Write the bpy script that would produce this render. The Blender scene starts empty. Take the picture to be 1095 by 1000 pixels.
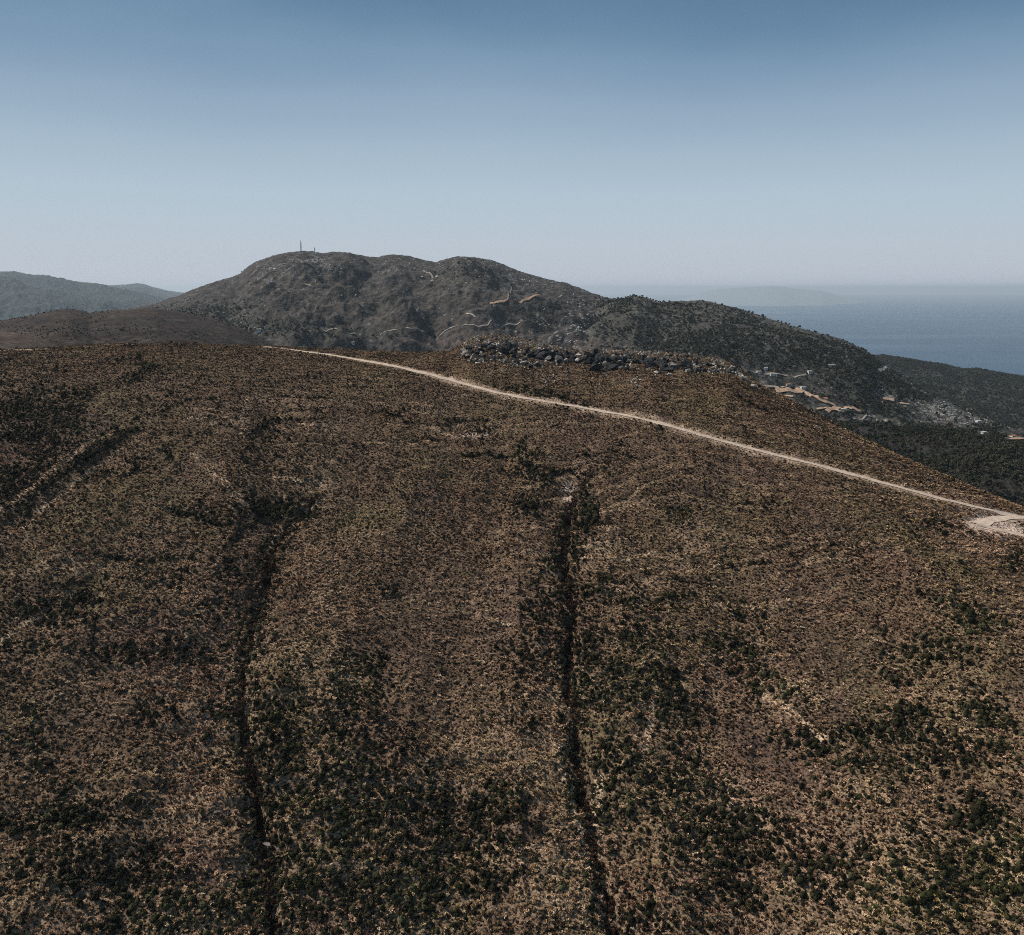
import bpy, math, random
import numpy as np

S = bpy.context.scene
COL = S.collection
rad = math.radians

# ------------------------------------------------------------------ camera
F = 950.0                       # focal length in photo pixels (photo is 1095 wide)
TILT = math.atan(191.5 / F)     # true horizon on row 308.5
CAMZ = 700.0                    # metres above the sea
cam_d = bpy.data.cameras.new("camera")
cam_d.sensor_fit = 'HORIZONTAL'
cam_d.sensor_width = 36.0
cam_d.lens = 36.0 * F / 1095.0
cam_d.clip_start = 1.0
cam_d.clip_end = 200000.0
cam = bpy.data.objects.new("camera", cam_d)
COL.objects.link(cam)
cam.location = (0, 0, CAMZ)
cam.rotation_euler = (rad(90) - TILT, 0, 0)
S.camera = cam

# ------------------------------------------------------------------ light
SUN_EL, SUN_AZ = rad(49), rad(-70)      # azimuth from the view direction, + to the right
SKY_STRENGTH = 0.05
S.view_settings.view_transform = 'Standard'
S.view_settings.look = 'None'
S.view_settings.gamma = 1.0
S.view_settings.use_curve_mapping = False
S.view_settings.exposure = 0.0

sd = bpy.data.lights.new("sun", 'SUN')
sd.energy = 5.0
sd.angle = rad(0.5)
sd.color = (1.0, 0.925, 0.83)
sun = bpy.data.objects.new("sun", sd)
COL.objects.link(sun)
sun.location = (0, 0, 900)
sun.rotation_euler = (rad(90) - SUN_EL, 0, math.pi - SUN_AZ)

world = bpy.data.worlds.new("World")
S.world = world
world.use_nodes = True
wn = world.node_tree
wn.nodes.clear()
sky = wn.nodes.new('ShaderNodeTexSky')
sky.sky_type = 'NISHITA'
sky.sun_disc = False
sky.sun_elevation = SUN_EL
sky.sun_rotation = SUN_AZ
sky.altitude = 2000
sky.air_density = 1.0
sky.dust_density = 0.5
sky.ozone_density = 3.0
# summer dust: the clear Nishita sky is bleached towards the horizon, by the sky's own red/blue ratio
sep = wn.nodes.new('ShaderNodeSeparateColor')
dv = wn.nodes.new('ShaderNodeMath'); dv.operation = 'DIVIDE'
ml = wn.nodes.new('ShaderNodeMath'); ml.operation = 'DIVIDE'; ml.inputs[1].default_value = 1.2
hs = wn.nodes.new('ShaderNodeValToRGB')
stops = [(0.15, (.045, .10, .18)), (0.262, (.095, .185, .30)), (0.2745, (.132, .245, .38)), (0.285, (.19, .305, .44)), (0.301, (.275, .386, .515)),
         (0.334, (.365, .480, .590)), (0.400, (.455, .570, .655)), (0.564, (.50, .565, .635)), (0.90, (.52, .565, .64))]
hs.color_ramp.interpolation = 'B_SPLINE'
while len(hs.color_ramp.elements) > 1: hs.color_ramp.elements.remove(hs.color_ramp.elements[0])
for i, (p, c) in enumerate(stops):
    e = hs.color_ramp.elements[0] if i == 0 else hs.color_ramp.elements.new(p)
    e.position = p; e.color = (*c, 1)
vs = wn.nodes.new('ShaderNodeVectorMath'); vs.operation = 'SCALE'; vs.inputs['Scale'].default_value = 1.0 / SKY_STRENGTH
bg = wn.nodes.new('ShaderNodeBackground')
bg.inputs['Strength'].default_value = SKY_STRENGTH
wo = wn.nodes.new('ShaderNodeOutputWorld')
wn.links.new(sky.outputs[0], sep.inputs[0])
wn.links.new(sep.outputs[0], dv.inputs[0]); wn.links.new(sep.outputs[2], dv.inputs[1])
wn.links.new(dv.outputs[0], ml.inputs[0]); tcw = wn.nodes.new('ShaderNodeTexCoord'); nw = wn.nodes.new('ShaderNodeTexNoise')
mw = wn.nodes.new('ShaderNodeMapping'); mw.inputs['Scale'].default_value = (1.3, 1.3, 3.4); mw.inputs['Rotation'].default_value = (0.25, 0.35, 0.4)
nw.inputs['Scale'].default_value = 1.5; nw.inputs['Detail'].default_value = 4
aw = wn.nodes.new('ShaderNodeMath'); aw.operation = 'MULTIPLY_ADD'; aw.inputs[1].default_value = 0.034
bw = wn.nodes.new('ShaderNodeMath'); bw.operation = 'ADD'; bw.inputs[1].default_value = -0.016
wn.links.new(tcw.outputs['Generated'], mw.inputs[0]); wn.links.new(mw.outputs[0], nw.inputs['Vector'])
wn.links.new(nw.outputs[0], aw.inputs[0]); wn.links.new(ml.outputs[0], aw.inputs[2])
wn.links.new(aw.outputs[0], bw.inputs[0]); wn.links.new(bw.outputs[0], hs.inputs[0])
wn.links.new(hs.outputs[0], vs.inputs[0]); wn.links.new(vs.outputs[0], bg.inputs[0])
wn.links.new(bg.outputs[0], wo.inputs[0])

S.cycles.use_denoising = False
S.cycles.pixel_filter_type = 'BLACKMAN_HARRIS'
S.cycles.filter_width = 1.0
S.cycles.max_bounces = 3
S.cycles.diffuse_bounces = 2
S.cycles.glossy_bounces = 2
S.cycles.volume_bounces = 0
S.cycles.use_fast_gi = False
S.cycles.sample_clamp_indirect = 4.0
S.cycles.sample_clamp_direct = 8.0

# ------------------------------------------------------------------ maths
CT, ST = math.cos(TILT), math.sin(TILT)

def ray(px, py):
    """bearing and tangent of depression of a photo pixel"""
    px = np.asarray(px, float); py = np.asarray(py, float)
    x = (px - 547.5) / F; y = (500.0 - py) / F
    dy = CT + y * ST; dz = y * CT - ST
    return np.arctan2(x, dy), -dz / np.hypot(x, dy)

def proj(x, y, z):
    """photo pixel of a world point"""
    dz = z - CAMZ
    f = y * CT - dz * ST; u = y * ST + dz * CT
    return 547.5 + F * x / f, 500.0 - F * u / f

_rng = np.random.RandomState(11)
_P = np.concatenate([_rng.permutation(512)] * 2)
_GA = _rng.rand(512) * 2 * np.pi
_GX, _GY = np.cos(_GA), np.sin(_GA)

def perlin(x, y, seed=0):
    x = x + seed * 37.13; y = y + seed * 19.71
    xi = np.floor(x).astype(np.int64); yi = np.floor(y).astype(np.int64)
    fx = x - xi; fy = y - yi
    u = fx * fx * fx * (fx * (fx * 6 - 15) + 10); v = fy * fy * fy * (fy * (fy * 6 - 15) + 10)
    def g(ix, iy, dx, dy):
        h = _P[_P[ix & 511] + (iy & 511)] & 511
        return _GX[h] * dx + _GY[h] * dy
    a = g(xi, yi, fx, fy); b = g(xi + 1, yi, fx - 1, fy)
    c = g(xi, yi + 1, fx, fy - 1); d = g(xi + 1, yi + 1, fx - 1, fy - 1)
    return 1.5 * ((a * (1 - u) + b * u) * (1 - v) + (c * (1 - u) + d * u) * v)

def fbm(x, y, octv=5, seed=0, gain=0.5):
    s = 0.0; a = 1.0; n = 0.0
    for i in range(octv):
        s = s + a * perlin(x * 2.03 ** i, y * 2.03 ** i, seed + i * 3)
        n += a; a *= gain
    return s / n * 1.4

def ridged(x, y, octv=5, seed=0):
    s = 0.0; a = 1.0; n = 0.0
    for i in range(octv):
        s = s + a * (1 - 2.0 * np.abs(perlin(x * 2.07 ** i, y * 2.07 ** i, seed + i * 3)))
        n += a; a *= 0.5
    return s / n

def sstep(a, b, x):
    t = np.clip((x - a) / (b - a), 0, 1)
    return t * t * (3 - 2 * t)

def blobs(px, py, items):
    """soft union of ellipses (px, py, rx, ry, weight[, tilt deg])"""
    out = np.zeros_like(px)
    for it in items:
        cx, cy, rx, ry, w = it[:5]
        th = rad(it[5]) if len(it) > 5 else 0.0
        dx = px - cx; dy = py - cy
        u = (dx * math.cos(th) + dy * math.sin(th)) / rx
        v = (-dx * math.sin(th) + dy * math.cos(th)) / ry
        out = np.maximum(out, w * np.exp(-(u * u + v * v) * 0.9))
    return out

def poly_dist(x, y, pts):
    """distance to a polyline and parameter in metres along it"""
    best = np.full(x.shape, 1e9); s_at = np.zeros(x.shape); acc = 0.0
    for (x0, y0), (x1, y1) in zip(pts[:-1], pts[1:]):
        L = math.hypot(x1 - x0, y1 - y0) + 1e-9
        t = np.clip(((x - x0) * (x1 - x0) + (y - y0) * (y1 - y0)) / (L * L), 0, 1)
        d = np.hypot(x - x0 - t * (x1 - x0), y - y0 - t * (y1 - y0))
        m = d < best
        best = np.where(m, d, best); s_at = np.where(m, acc + t * L, s_at)
        acc += L
    return best, s_at

# ------------------------------------------------------------------ object helpers
def tag(o, label=None, cat=None, group=None, kind=None):
    if label: o['label'] = label
    if cat: o['category'] = cat
    if group: o['group'] = group
    if kind: o['kind'] = kind
    return o

def link_mesh(name, me, mat, parent=None):
    o = bpy.data.objects.new(name, me)
    COL.objects.link(o)
    if mat and not me.materials: me.materials.append(mat)
    if parent is not None: o.parent = parent
    return o

def mesh_from(name, verts, faces, smooth=False):
    """faces: (n,3) or (n,4) numpy array or a list"""
    me = bpy.data.meshes.new(name)
    verts = np.asarray(verts, np.float32)
    if isinstance(faces, np.ndarray):
        n, k = faces.shape
        me.vertices.add(len(verts)); me.vertices.foreach_set('co', verts.ravel())
        me.loops.add(n * k); me.loops.foreach_set('vertex_index', faces.astype(np.int32).ravel())
        me.polygons.add(n)
        me.polygons.foreach_set('loop_start', np.arange(0, n * k, k, dtype=np.int32))
        me.update(calc_edges=True); me.validate()
    else:
        me.from_pydata([tuple(v) for v in verts.tolist()], [], faces); me.update()
    if smooth:
        me.polygons.foreach_set('use_smooth', np.ones(len(me.polygons), bool))
    return me

# ------------------------------------------------------------------ materials
def new_mat(name):
    m = bpy.data.materials.new(name); m.use_nodes = True
    nt = m.node_tree; nt.nodes.clear()
    out = nt.nodes.new('ShaderNodeOutputMaterial')
    b = nt.nodes.new('ShaderNodeBsdfPrincipled')
    b.inputs['Roughness'].default_value = 0.9
    b.inputs['Specular IOR Level'].default_value = 0.12
    nt.links.new(b.outputs[0], out.inputs['Surface'])
    return m, nt, b

def noise_node(nt, vec, scale, detail=4, rough=0.6):
    n = nt.nodes.new('ShaderNodeTexNoise')
    n.inputs['Scale'].default_value = scale
    n.inputs['Detail'].default_value = detail
    n.inputs['Roughness'].default_value = rough
    nt.links.new(vec, n.inputs['Vector'])
    return n

def ramp(nt, fac, stops):
    r = nt.nodes.new('ShaderNodeValToRGB')
    while len(r.color_ramp.elements) > 1: r.color_ramp.elements.remove(r.color_ramp.elements[0])
    for i, (p, c) in enumerate(stops):
        e = r.color_ramp.elements[0] if i == 0 else r.color_ramp.elements.new(p)
        e.position = p
        e.color = (*c, 1) if len(c) == 3 else c
    nt.links.new(fac, r.inputs[0])
    return r

def mixc(nt, mode, fac, a, b):
    m = nt.nodes.new('ShaderNodeMix'); m.data_type = 'RGBA'; m.blend_type = mode
    if isinstance(fac, float): m.inputs[0].default_value = fac
    else: nt.links.new(fac, m.inputs[0])
    nt.links.new(a, m.inputs[6]); nt.links.new(b, m.inputs[7])
    return m.outputs[2]

def ground_mat(name, s1, s2, c1=(0.55, 1.45), bump=0.6, bdist=0.3):
    """vertex albedo 'col' broken up by two noises (world metres) and a bump"""
    m, nt, b = new_mat(name)
    at = nt.nodes.new('ShaderNodeAttribute'); at.attribute_name = 'col'
    geo = nt.nodes.new('ShaderNodeNewGeometry')
    n1 = noise_node(nt, geo.outputs['Position'], s1, 3, 0.65)
    n2 = noise_node(nt, geo.outputs['Position'], s2, 4, 0.6)
    lo, hi = c1
    r1 = ramp(nt, n1.outputs[0], [(0.34, (lo, lo, lo)), (0.66, (hi, hi, hi))])
    r2 = ramp(nt, n2.outputs[0], [(0.35, (0.78, 0.76, 0.76)), (0.65, (1.22, 1.2, 1.15))])
    c = mixc(nt, 'MULTIPLY', 1.0, at.outputs['Color'], r1.outputs[0])
    c = mixc(nt, 'MULTIPLY', 1.0, c, r2.outputs[0])
    nt.links.new(c, b.inputs['Base Color'])
    bp = nt.nodes.new('ShaderNodeBump')
    bp.inputs['Strength'].default_value = bump; bp.inputs['Distance'].default_value = bdist
    nt.links.new(n1.outputs[0], bp.inputs['Height'])
    nt.links.new(bp.outputs[0], b.inputs['Normal'])
    return m

def plant_mat(name, cols, zone=0.05, hue=1.0):
    """colour by random plant and by slow change across the slope"""
    m, nt, b = new_mat(name)
    oi = nt.nodes.new('ShaderNodeObjectInfo')
    n = noise_node(nt, oi.outputs['Location'], zone, 2, 0.5)
    ad = nt.nodes.new('ShaderNodeMath'); ad.operation = 'MULTIPLY_ADD'
    nt.links.new(n.outputs[0], ad.inputs[0]); ad.inputs[1].default_value = 0.9
    sb = nt.nodes.new('ShaderNodeMath'); sb.operation = 'MULTIPLY_ADD'
    nt.links.new(oi.outputs['Random'], sb.inputs[0]); sb.inputs[1].default_value = 0.62; sb.inputs[2].default_value = -0.28
    nt.links.new(sb.outputs[0], ad.inputs[2])
    k = len(cols) - 1
    r = ramp(nt, ad.outputs[0], [(i / k, c) for i, c in enumerate(cols)])
    # whole drifts of plants lean to purple brown, tan or olive
    nh = noise_node(nt, oi.outputs['Location'], 0.030, 3, 0.6)
    rh = ramp(nt, nh.outputs[0], [(0.36, (0.80, 0.66, 0.64)), (0.46, (1.0, 0.90, 0.84)), (0.54, (1.04, 0.98, 0.88)), (0.66, (0.84, 0.83, 0.64))])
    c = mixc(nt, 'MULTIPLY', hue, r.outputs[0], rh.outputs[0])
    nt.links.new(c, b.inputs['Base Color'])
    b.inputs['Roughness'].default_value = 0.8
    return m

def rock_mat(name, dark, light, scale=0.7):
    m, nt, b = new_mat(name)
    geo = nt.nodes.new('ShaderNodeNewGeometry')
    n = noise_node(nt, geo.outputs['Position'], scale, 5, 0.65)
    r = ramp(nt, n.outputs[0], [(0.32, dark), (0.55, tuple((a + c) / 2 for a, c in zip(dark, light))), (0.72, light)])
    nt.links.new(r.outputs[0], b.inputs['Base Color'])
    bp = nt.nodes.new('ShaderNodeBump'); bp.inputs['Strength'].default_value = 0.7; bp.inputs['Distance'].default_value = 0.25
    nt.links.new(n.outputs[0], bp.inputs['Height']); nt.links.new(bp.outputs[0], b.inputs['Normal'])
    return m

def plain_mat(name, c, rough=0.8, var=0.25, scale=1.0):
    if name == 'road_dirt': scale = 0.55
    m, nt, b = new_mat(name)
    tc = nt.nodes.new('ShaderNodeNewGeometry')
    n = noise_node(nt, tc.outputs['Position'], scale, 4)
    r = ramp(nt, n.outputs[0], [(0.3, tuple(x * (1 - var) for x in c)), (0.7, tuple(min(1, x * (1 + var)) for x in c))])
    nt.links.new(r.outputs[0], b.inputs['Base Color'])
    b.inputs['Roughness'].default_value = rough
    return m

M_NEAR = ground_mat('near_soil', 1.7, 0.25, (0.06, 2.45), 1.0, 0.35)
M_HILL = ground_mat('hill_scrub', 0.16, 0.03, (0.35, 1.65), 0.9, 2.2)
M_MTN = ground_mat('mountain_scrub', 0.085, 0.018, (0.35, 1.65), 1.0, 5.0)
M_FAR = ground_mat('far_scrub_hazed', 0.016, 0.004, (0.5, 1.5), 0.8, 16.0)
M_DRY = plant_mat('dry_tuft', [(0.080, 0.047, 0.026), (0.22, 0.148, 0.088), (0.43, 0.305, 0.192), (0.68, 0.52, 0.36), (0.85, 0.71, 0.56)])
M_GREEN = plant_mat('green_leaf', [(0.007, 0.007, 0.004), (0.015, 0.016, 0.007), (0.036, 0.037, 0.017), (0.12, 0.118, 0.065)])
M_HEATH = plant_mat('heath_leaf', [(0.005, 0.004, 0.003), (0.012, 0.009, 0.006), (0.030, 0.020, 0.012), (0.070, 0.045, 0.027), (0.15, 0.105, 0.066)])
M_WOOD = plant_mat('wood_leaf', [(0.008, 0.012, 0.009), (0.020, 0.026, 0.018), (0.042, 0.046, 0.032), (0.085, 0.078, 0.060)], 0.01)
M_ROCK = rock_mat('limestone', (0.028, 0.027, 0.026), (0.40, 0.365, 0.325), 1.4)
M_ROCKD = rock_mat('limestone_shade_tint', (0.010, 0.011, 0.013), (0.050, 0.050, 0.052), 1.1)  # limestone again, with the shade of the rock faces put into its colour
M_ROCKF = rock_mat('far_limestone', (0.10, 0.10, 0.10), (0.50, 0.48, 0.45), 0.08)
M_SLAB = rock_mat('slab_stone', (0.15, 0.115, 0.105), (0.29, 0.23, 0.21), 0.8)
M_PALE = rock_mat('pale_stone', (0.26, 0.225, 0.195), (0.62, 0.56, 0.49))
M_ROAD = plain_mat('road_dirt', (0.44, 0.35, 0.275), 0.95, 0.30, 0.8)
M_SPOIL = plain_mat('spoil', (0.30, 0.225, 0.165), 0.95, 0.45, 1.5)
M_TRACK = plain_mat('track_dirt', (0.32, 0.275, 0.235), 0.95, 0.3, 0.2)
M_EARTH = plain_mat('ochre_earth', (0.36, 0.245, 0.17), 0.95, 0.4, 0.2)

# ------------------------------------------------------------------ relief
class Layer:
    """a hill: front slope s, rounded crest whose skyline runs through sky (photo points at ranges rc)"""
    def __init__(self, sky, s, rc=None, C=None, k1=0.6, sm=2.0, back=0.6):
        px = np.array([p[0] for p in sky], float); py = np.array([p[1] for p in sky], float)
        a, t = ray(px, py)
        self.A = np.linspace(rad(-60), rad(60), 4801)
        T = np.interp(self.A, a, t)
        k = np.exp(-0.5 * (np.arange(-40, 41) * 0.025 / (sm * 0.06)) ** 2); k /= k.sum()
        T = np.convolve(np.pad(T, 40, mode='edge'), k, 'valid')
        self.T = T; self.s = s; self.k1 = k1; self.back = back
        h = 1 - (1 - k1) / 2
        if C is not None:
            self.R = C / (h * (s + T))
        else:
            ra, _ = ray([p[0] for p in rc], [400] * len(rc))
            R = np.interp(self.A, ra, [p[1] for p in rc])
            kk = np.hanning(301); kk /= kk.sum()
            self.R = np.convolve(np.pad(R, 150, mode='edge'), kk, 'valid')
        self.extra = None
    def t(self, a): return np.interp(a, self.A, self.T)
    def rc(self, a): return np.interp(a, self.A, self.R)
    def base(self, a, r):
        T = self.t(a); R = self.rc(a); s = self.s; k1 = self.k1
        h = 1 - (1 - k1) / 2
        C = (s + T) * h * R
        r1 = k1 * R
        k = (s + T) / (2 * (R - r1))
        rb = r1 + (s + self.back) / (2 * k)          # where the back slope turns straight
        q = np.clip(r, None, rb) - r1
        z = -C + s * np.minimum(r, rb) - k * np.maximum(q, 0) ** 2 - self.back * np.maximum(r - rb, 0)
        return z
    def zar(self, a, r):
        z = self.base(a, r) + CAMZ
        if self.extra is not None:
            z = z + self.extra(r * np.sin(a), r * np.cos(a), a, r, self)
        return z
    def z(self, x, y):
        return self.zar(np.arctan2(x, y), np.hypot(x, y))
    def hit(self, px, py, r0=None):
        """first point of the slope seen through a pixel"""
        px = np.atleast_1d(np.asarray(px, float)); py = np.atleast_1d(np.asarray(py, float))
        out = []
        for u, v in zip(px, py):
            a, t = ray(u, v); R = float(self.rc(a))
            rr = np.linspace(R * 0.2 if r0 is None else r0, R * 1.12, 1500)
            g = self.zar(np.full(rr.shape, float(a)), rr) - (CAMZ - t * rr)
            i = int(np.argmax(g >= 0)) if np.any(g >= 0) else int(np.argmax(g))
            if i > 0 and g[i] >= 0:
                r = rr[i - 1] + (rr[i] - rr[i - 1]) * (-g[i - 1]) / (g[i] - g[i - 1] + 1e-12)
            else: r = rr[i]
            x, y = r * math.sin(a), r * math.cos(a)
            out.append((x, y, float(self.zar(np.array([float(a)]), np.array([r]))[0])))
        return np.array(out)

def build_layer(name, L, px0, px1, f0, f1, na, nr, colfn, mat, zmin=-4.0, curve=1.0):
    a0 = float(ray(px0, 400)[0]); a1 = float(ray(px1, 400)[0])
    a = np.linspace(a0, a1, na)
    u = np.linspace(0, 1, nr)[:, None]
    R = L.rc(a)[None, :]
    r = R * (f0 + (f1 - f0) * u ** curve) if curve != 0 else R * f0 * (f1 / f0) ** u
    A = np.broadcast_to(a[None, :], r.shape)
    Z = L.zar(A, r)
    X, Y = r * np.sin(A), r * np.cos(A)
    Z = np.maximum(Z, zmin)
    v = np.stack([X.ravel(), Y.ravel(), Z.ravel()], 1)
    i = np.arange((nr - 1) * na).reshape(nr - 1, na)[:, :-1].ravel()
    f = np.stack([i, i + 1, i + na + 1, i + na], 1)
    me = mesh_from(name, v, f, smooth=True)
    c = colfn(X.ravel(), Y.ravel(), Z.ravel(), (r / R).ravel())
    ca = me.attributes.new('col', 'FLOAT_COLOR', 'POINT')
    ca.data.foreach_set('color', np.concatenate([c, np.ones((len(c), 1))], 1).astype(np.float32).ravel())
    o = link_mesh(name, me, mat)
    o['kind'] = 'structure'
    return o

def lerp(c, mask, col):
    return c * (1 - mask[:, None]) + np.array(col)[None, :] * mask[:, None]

# ---- the near hillside
NEAR = Layer([(-300, 380), (-60, 376), (0, 374), (50, 372), (120, 369), (200, 368), (290, 371), (350, 374), (420, 377), (480, 377),
              (500, 368), (520, 364.5), (545, 366), (580, 374), (620, 380), (680, 382), (740, 386), (780, 392), (800, 405.5),
              (850, 431), (900, 458), (950, 482.5), (1000, 505), (1050, 526), (1095, 544), (1160, 572), (1400, 640)],
             0.38, C=178.0, sm=1.0)

def px_path(L, pts):
    return L.hit([p[0] for p in pts], [p[1] for p in pts])

ROAD_PX = [(283, 371.5), (310, 374.5), (345, 378.5), (375, 383), (405, 388), (440, 396), (475, 404.5), (510, 412.5), (545, 420.5),
           (580, 429), (615, 435.5), (650, 442), (700, 452), (750, 464), (800, 476), (850, 489), (900, 503), (940, 514), (980, 526),
           (1020, 537), (1060, 547), (1095, 553), (1140, 559)]
SPUR_PX = [(1150, 560), (1110, 556), (1085, 553.5), (1065, 556), (1050, 559), (1044, 560)]
SPUR2_PX = [(1044, 560), (1060, 564), (1075, 568), (1095, 574), (1140, 584)]
LEFT_PX = [(-60, 376), (-20, 375.2), (8, 374.2), (30, 373.6), (44, 373.2)]
ROAD = px_path(NEAR, ROAD_PX); SPUR = px_path(NEAR, SPUR_PX); SPUR2 = px_path(NEAR, SPUR2_PX); LEFTT = px_path(NEAR, LEFT_PX)
GUL_L = px_path(NEAR, [(330, 528), (318, 545), (303, 558), (292, 572), (286, 595), (282, 622), (277, 655), (271, 690), (266, 720),
                       (261, 750), (264, 785), (268, 815), (276, 845), (284, 880), (287, 915), (290, 950), (292, 1000), (296, 1080)])
GUL_R = px_path(NEAR, [(612, 518), (610, 540), (604, 575), (600, 605), (604, 640), (606, 690), (608, 730), (614, 770), (618, 805),
                       (624, 845), (630, 885), (636, 920), (645, 955), (652, 1000), (664, 1080)])
GUL_D = px_path(NEAR, [(150, 455), (120, 480), (85, 508), (40, 540), (0, 566), (-40, 595)])
GUL_U = px_path(NEAR, [(283, 445), (286, 470), (288, 500), (292, 530), (292, 556)])
GUL_V = px_path(NEAR, [(520, 462), (545, 490), (570, 520), (590, 550), (600, 590)])
def resample(P, step):
    d = np.concatenate([[0], np.cumsum(np.hypot(*(np.diff(P[:, :2], axis=0).T)))])
    n = max(2, int(d[-1] / step)); s = np.linspace(0, d[-1], n)
    return np.stack([np.interp(s, d, P[:, i]) for i in range(3)], 1)

def smooth_path(P, k=5):
    Q = P.copy()
    for _ in range(k):
        Q[1:-1] = 0.25 * Q[:-2] + 0.5 * Q[1:-1] + 0.25 * Q[2:]
    return Q

def wiggle(P, amp, seed):
    s = np.arange(len(P)); r = np.random.RandomState(seed)
    w = np.interp(s, np.linspace(0, len(P), max(4, len(P) // 3)), r.randn(max(4, len(P) // 3))) * amp
    Q = P.copy(); Q[:, 0] += w; return Q
GUL_Lr = wiggle(resample(GUL_L, 6.0), 1.3, 3); GUL_Rr = wiggle(resample(GUL_R, 7.0), 0.9, 5)

def outcrop(a, q):
    """where bare rock breaks the crest of the hill: by bearing and by share of the crest's range"""
    A = [float(ray(p, 385)[0]) for p in (486, 500, 540, 600, 640, 700, 760, 800, 815)]
    lo = np.interp(a, A, [.96, .90, .88, .88, .90, .91, .93, .955, 1.0])
    w = np.interp(a, A, [0, .8, 1, .9, 1, 1, .8, .5, 0])
    return w * sstep(lo - .02, lo + .03, q) * (1 - sstep(1.05, 1.15, q))
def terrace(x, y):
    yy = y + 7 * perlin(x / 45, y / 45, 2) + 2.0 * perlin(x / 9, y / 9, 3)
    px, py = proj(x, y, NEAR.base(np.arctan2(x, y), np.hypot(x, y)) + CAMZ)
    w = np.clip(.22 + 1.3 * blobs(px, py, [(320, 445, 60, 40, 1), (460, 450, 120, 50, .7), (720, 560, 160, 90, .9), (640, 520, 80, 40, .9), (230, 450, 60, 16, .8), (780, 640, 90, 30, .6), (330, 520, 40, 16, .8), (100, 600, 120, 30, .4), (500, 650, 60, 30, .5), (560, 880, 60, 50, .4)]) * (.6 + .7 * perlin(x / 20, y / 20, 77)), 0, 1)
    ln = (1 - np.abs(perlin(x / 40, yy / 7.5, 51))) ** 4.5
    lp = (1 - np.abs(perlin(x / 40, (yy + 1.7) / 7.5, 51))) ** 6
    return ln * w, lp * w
PATHS = []   # (xy pts, z at vertices, half width of bench)
def near_extra(x, y, a, r, L):
    shp = x.shape
    x = x.ravel(); y = y.ravel(); r = r.ravel(); a = a.ravel()
    R = L.rc(a)
    cr = 1 - 0.85 * sstep(0.55, 0.88, r / R)
    z = 4.2 * fbm(x / 60, y / 170, 3, 4) * cr
    z += 1.5 * fbm(x / 15, y / 36, 4, 9) * cr
    z += 0.32 * fbm(x / 3.2, y / 3.2, 3, 21)
    # sheep-trod terraces along the contour
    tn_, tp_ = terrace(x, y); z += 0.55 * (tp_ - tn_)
    z += 0.75 * fbm(x / 26 + 3, (y + 6 * perlin(x / 40, y / 40, 2)) / 3.0, 2, 31) * (0.35 + 0.65 * sstep(-0.1, 0.4, perlin(x / 60, y / 60, 40)))
    for pts, dep, w, sd_ in ((GUL_Lr, 2.5, 1.15, 1), (GUL_Rr, 3.3, 1.5, 2)):
        lo = pts.min(0) - 12; hi = pts.max(0) + 12
        m = (x > lo[0]) & (x < hi[0]) & (y > lo[1]) & (y < hi[1])
        if m.any():
            d, s = poly_dist(x[m], y[m], [tuple(p[:2]) for p in pts])
            d = d + 1.0 * perlin(x[m] / 2.6, y[m] / 2.6, 50 + sd_)
            env = sstep(0, 14, s) * (0.66 + 1.25 * perlin(s / 9, s * 0, 60 + sd_))
            d = d / (1 + 0.9 * perlin(s / 7, s * 0 + 3, 63 + sd_))
            z[m] -= dep * np.clip(env, 0, 1.5) * np.exp(-np.abs(d / w) ** 3) + 2.6 * np.exp(-(d / 10) ** 2)
    for pts, dep, w in ((GUL_D, 1.8, 3.5), (GUL_U, 1.6, 5.0), (GUL_V, 1.4, 5.0)):
        lo = pts.min(0) - 20; hi = pts.max(0) + 20
        m = (x > lo[0]) & (x < hi[0]) & (y > lo[1]) & (y < hi[1])
        if m.any():
            d, s = poly_dist(x[m], y[m], [tuple(p[:2]) for p in pts])
            z[m] -= dep * np.exp(-(d / w) ** 2)
    oc = outcrop(a, r / R)
    m = oc > 0.01
    if m.any():
        z[m] += oc[m] * (1.2 + 4.4 * ridged(x[m] / 7.0, y[m] / 4.5, 4, 66) + 1.3 * np.floor(3 * (0.5 + 0.5 * perlin(x[m] / 4.0, y[m] / 3.0, 67))) / 3.0 - 1.6)
    z = z.reshape(shp)
    if PATHS:
        zz = (L.base(a.reshape(shp), r.reshape(shp)) + CAMZ + z).ravel()
        for P, hw in PATHS:
            lo = P.min(0) - 12; hi = P.max(0) + 12
            m = (x > lo[0]) & (x < hi[0]) & (y > lo[1]) & (y < hi[1])
            if not m.any(): continue
            d, s = poly_dist(x[m], y[m], [tuple(p[:2]) for p in P])
            ds = np.concatenate([[0], np.cumsum(np.hypot(*(np.diff(P[:, :2], axis=0).T)))])
            zp = np.interp(s, ds, P[:, 2])
            w = 1 - sstep(hw, hw + 2.0, d)
            zz[m] = zz[m] * (1 - w) + (zp - 0.10) * w
        z = zz.reshape(shp) - (L.base(a.reshape(shp), r.reshape(shp)) + CAMZ)
    return z
NEAR.extra = near_extra

def regrade(P, step=8.0, k=6):
    P = resample(smooth_path(resample(P, 4.0), 3), step)
    P[:, 2] = NEAR.z(P[:, 0], P[:, 1])
    zz = P[:, 2].copy()
    for _ in range(k): zz[1:-1] = 0.25 * zz[:-2] + 0.5 * zz[1:-1] + 0.25 * zz[2:]
    P[:, 2] = zz
    return P
ROADr = regrade(ROAD); SPURr = regrade(SPUR, 3, 4); SPUR2r = regrade(SPUR2, 4, 4); LEFTr = regrade(LEFTT, 8)
PATHS = [(ROADr, 2.2), (SPURr, 3.0), (SPUR2r, 2.2), (LEFTr, 2.0)]

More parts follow.
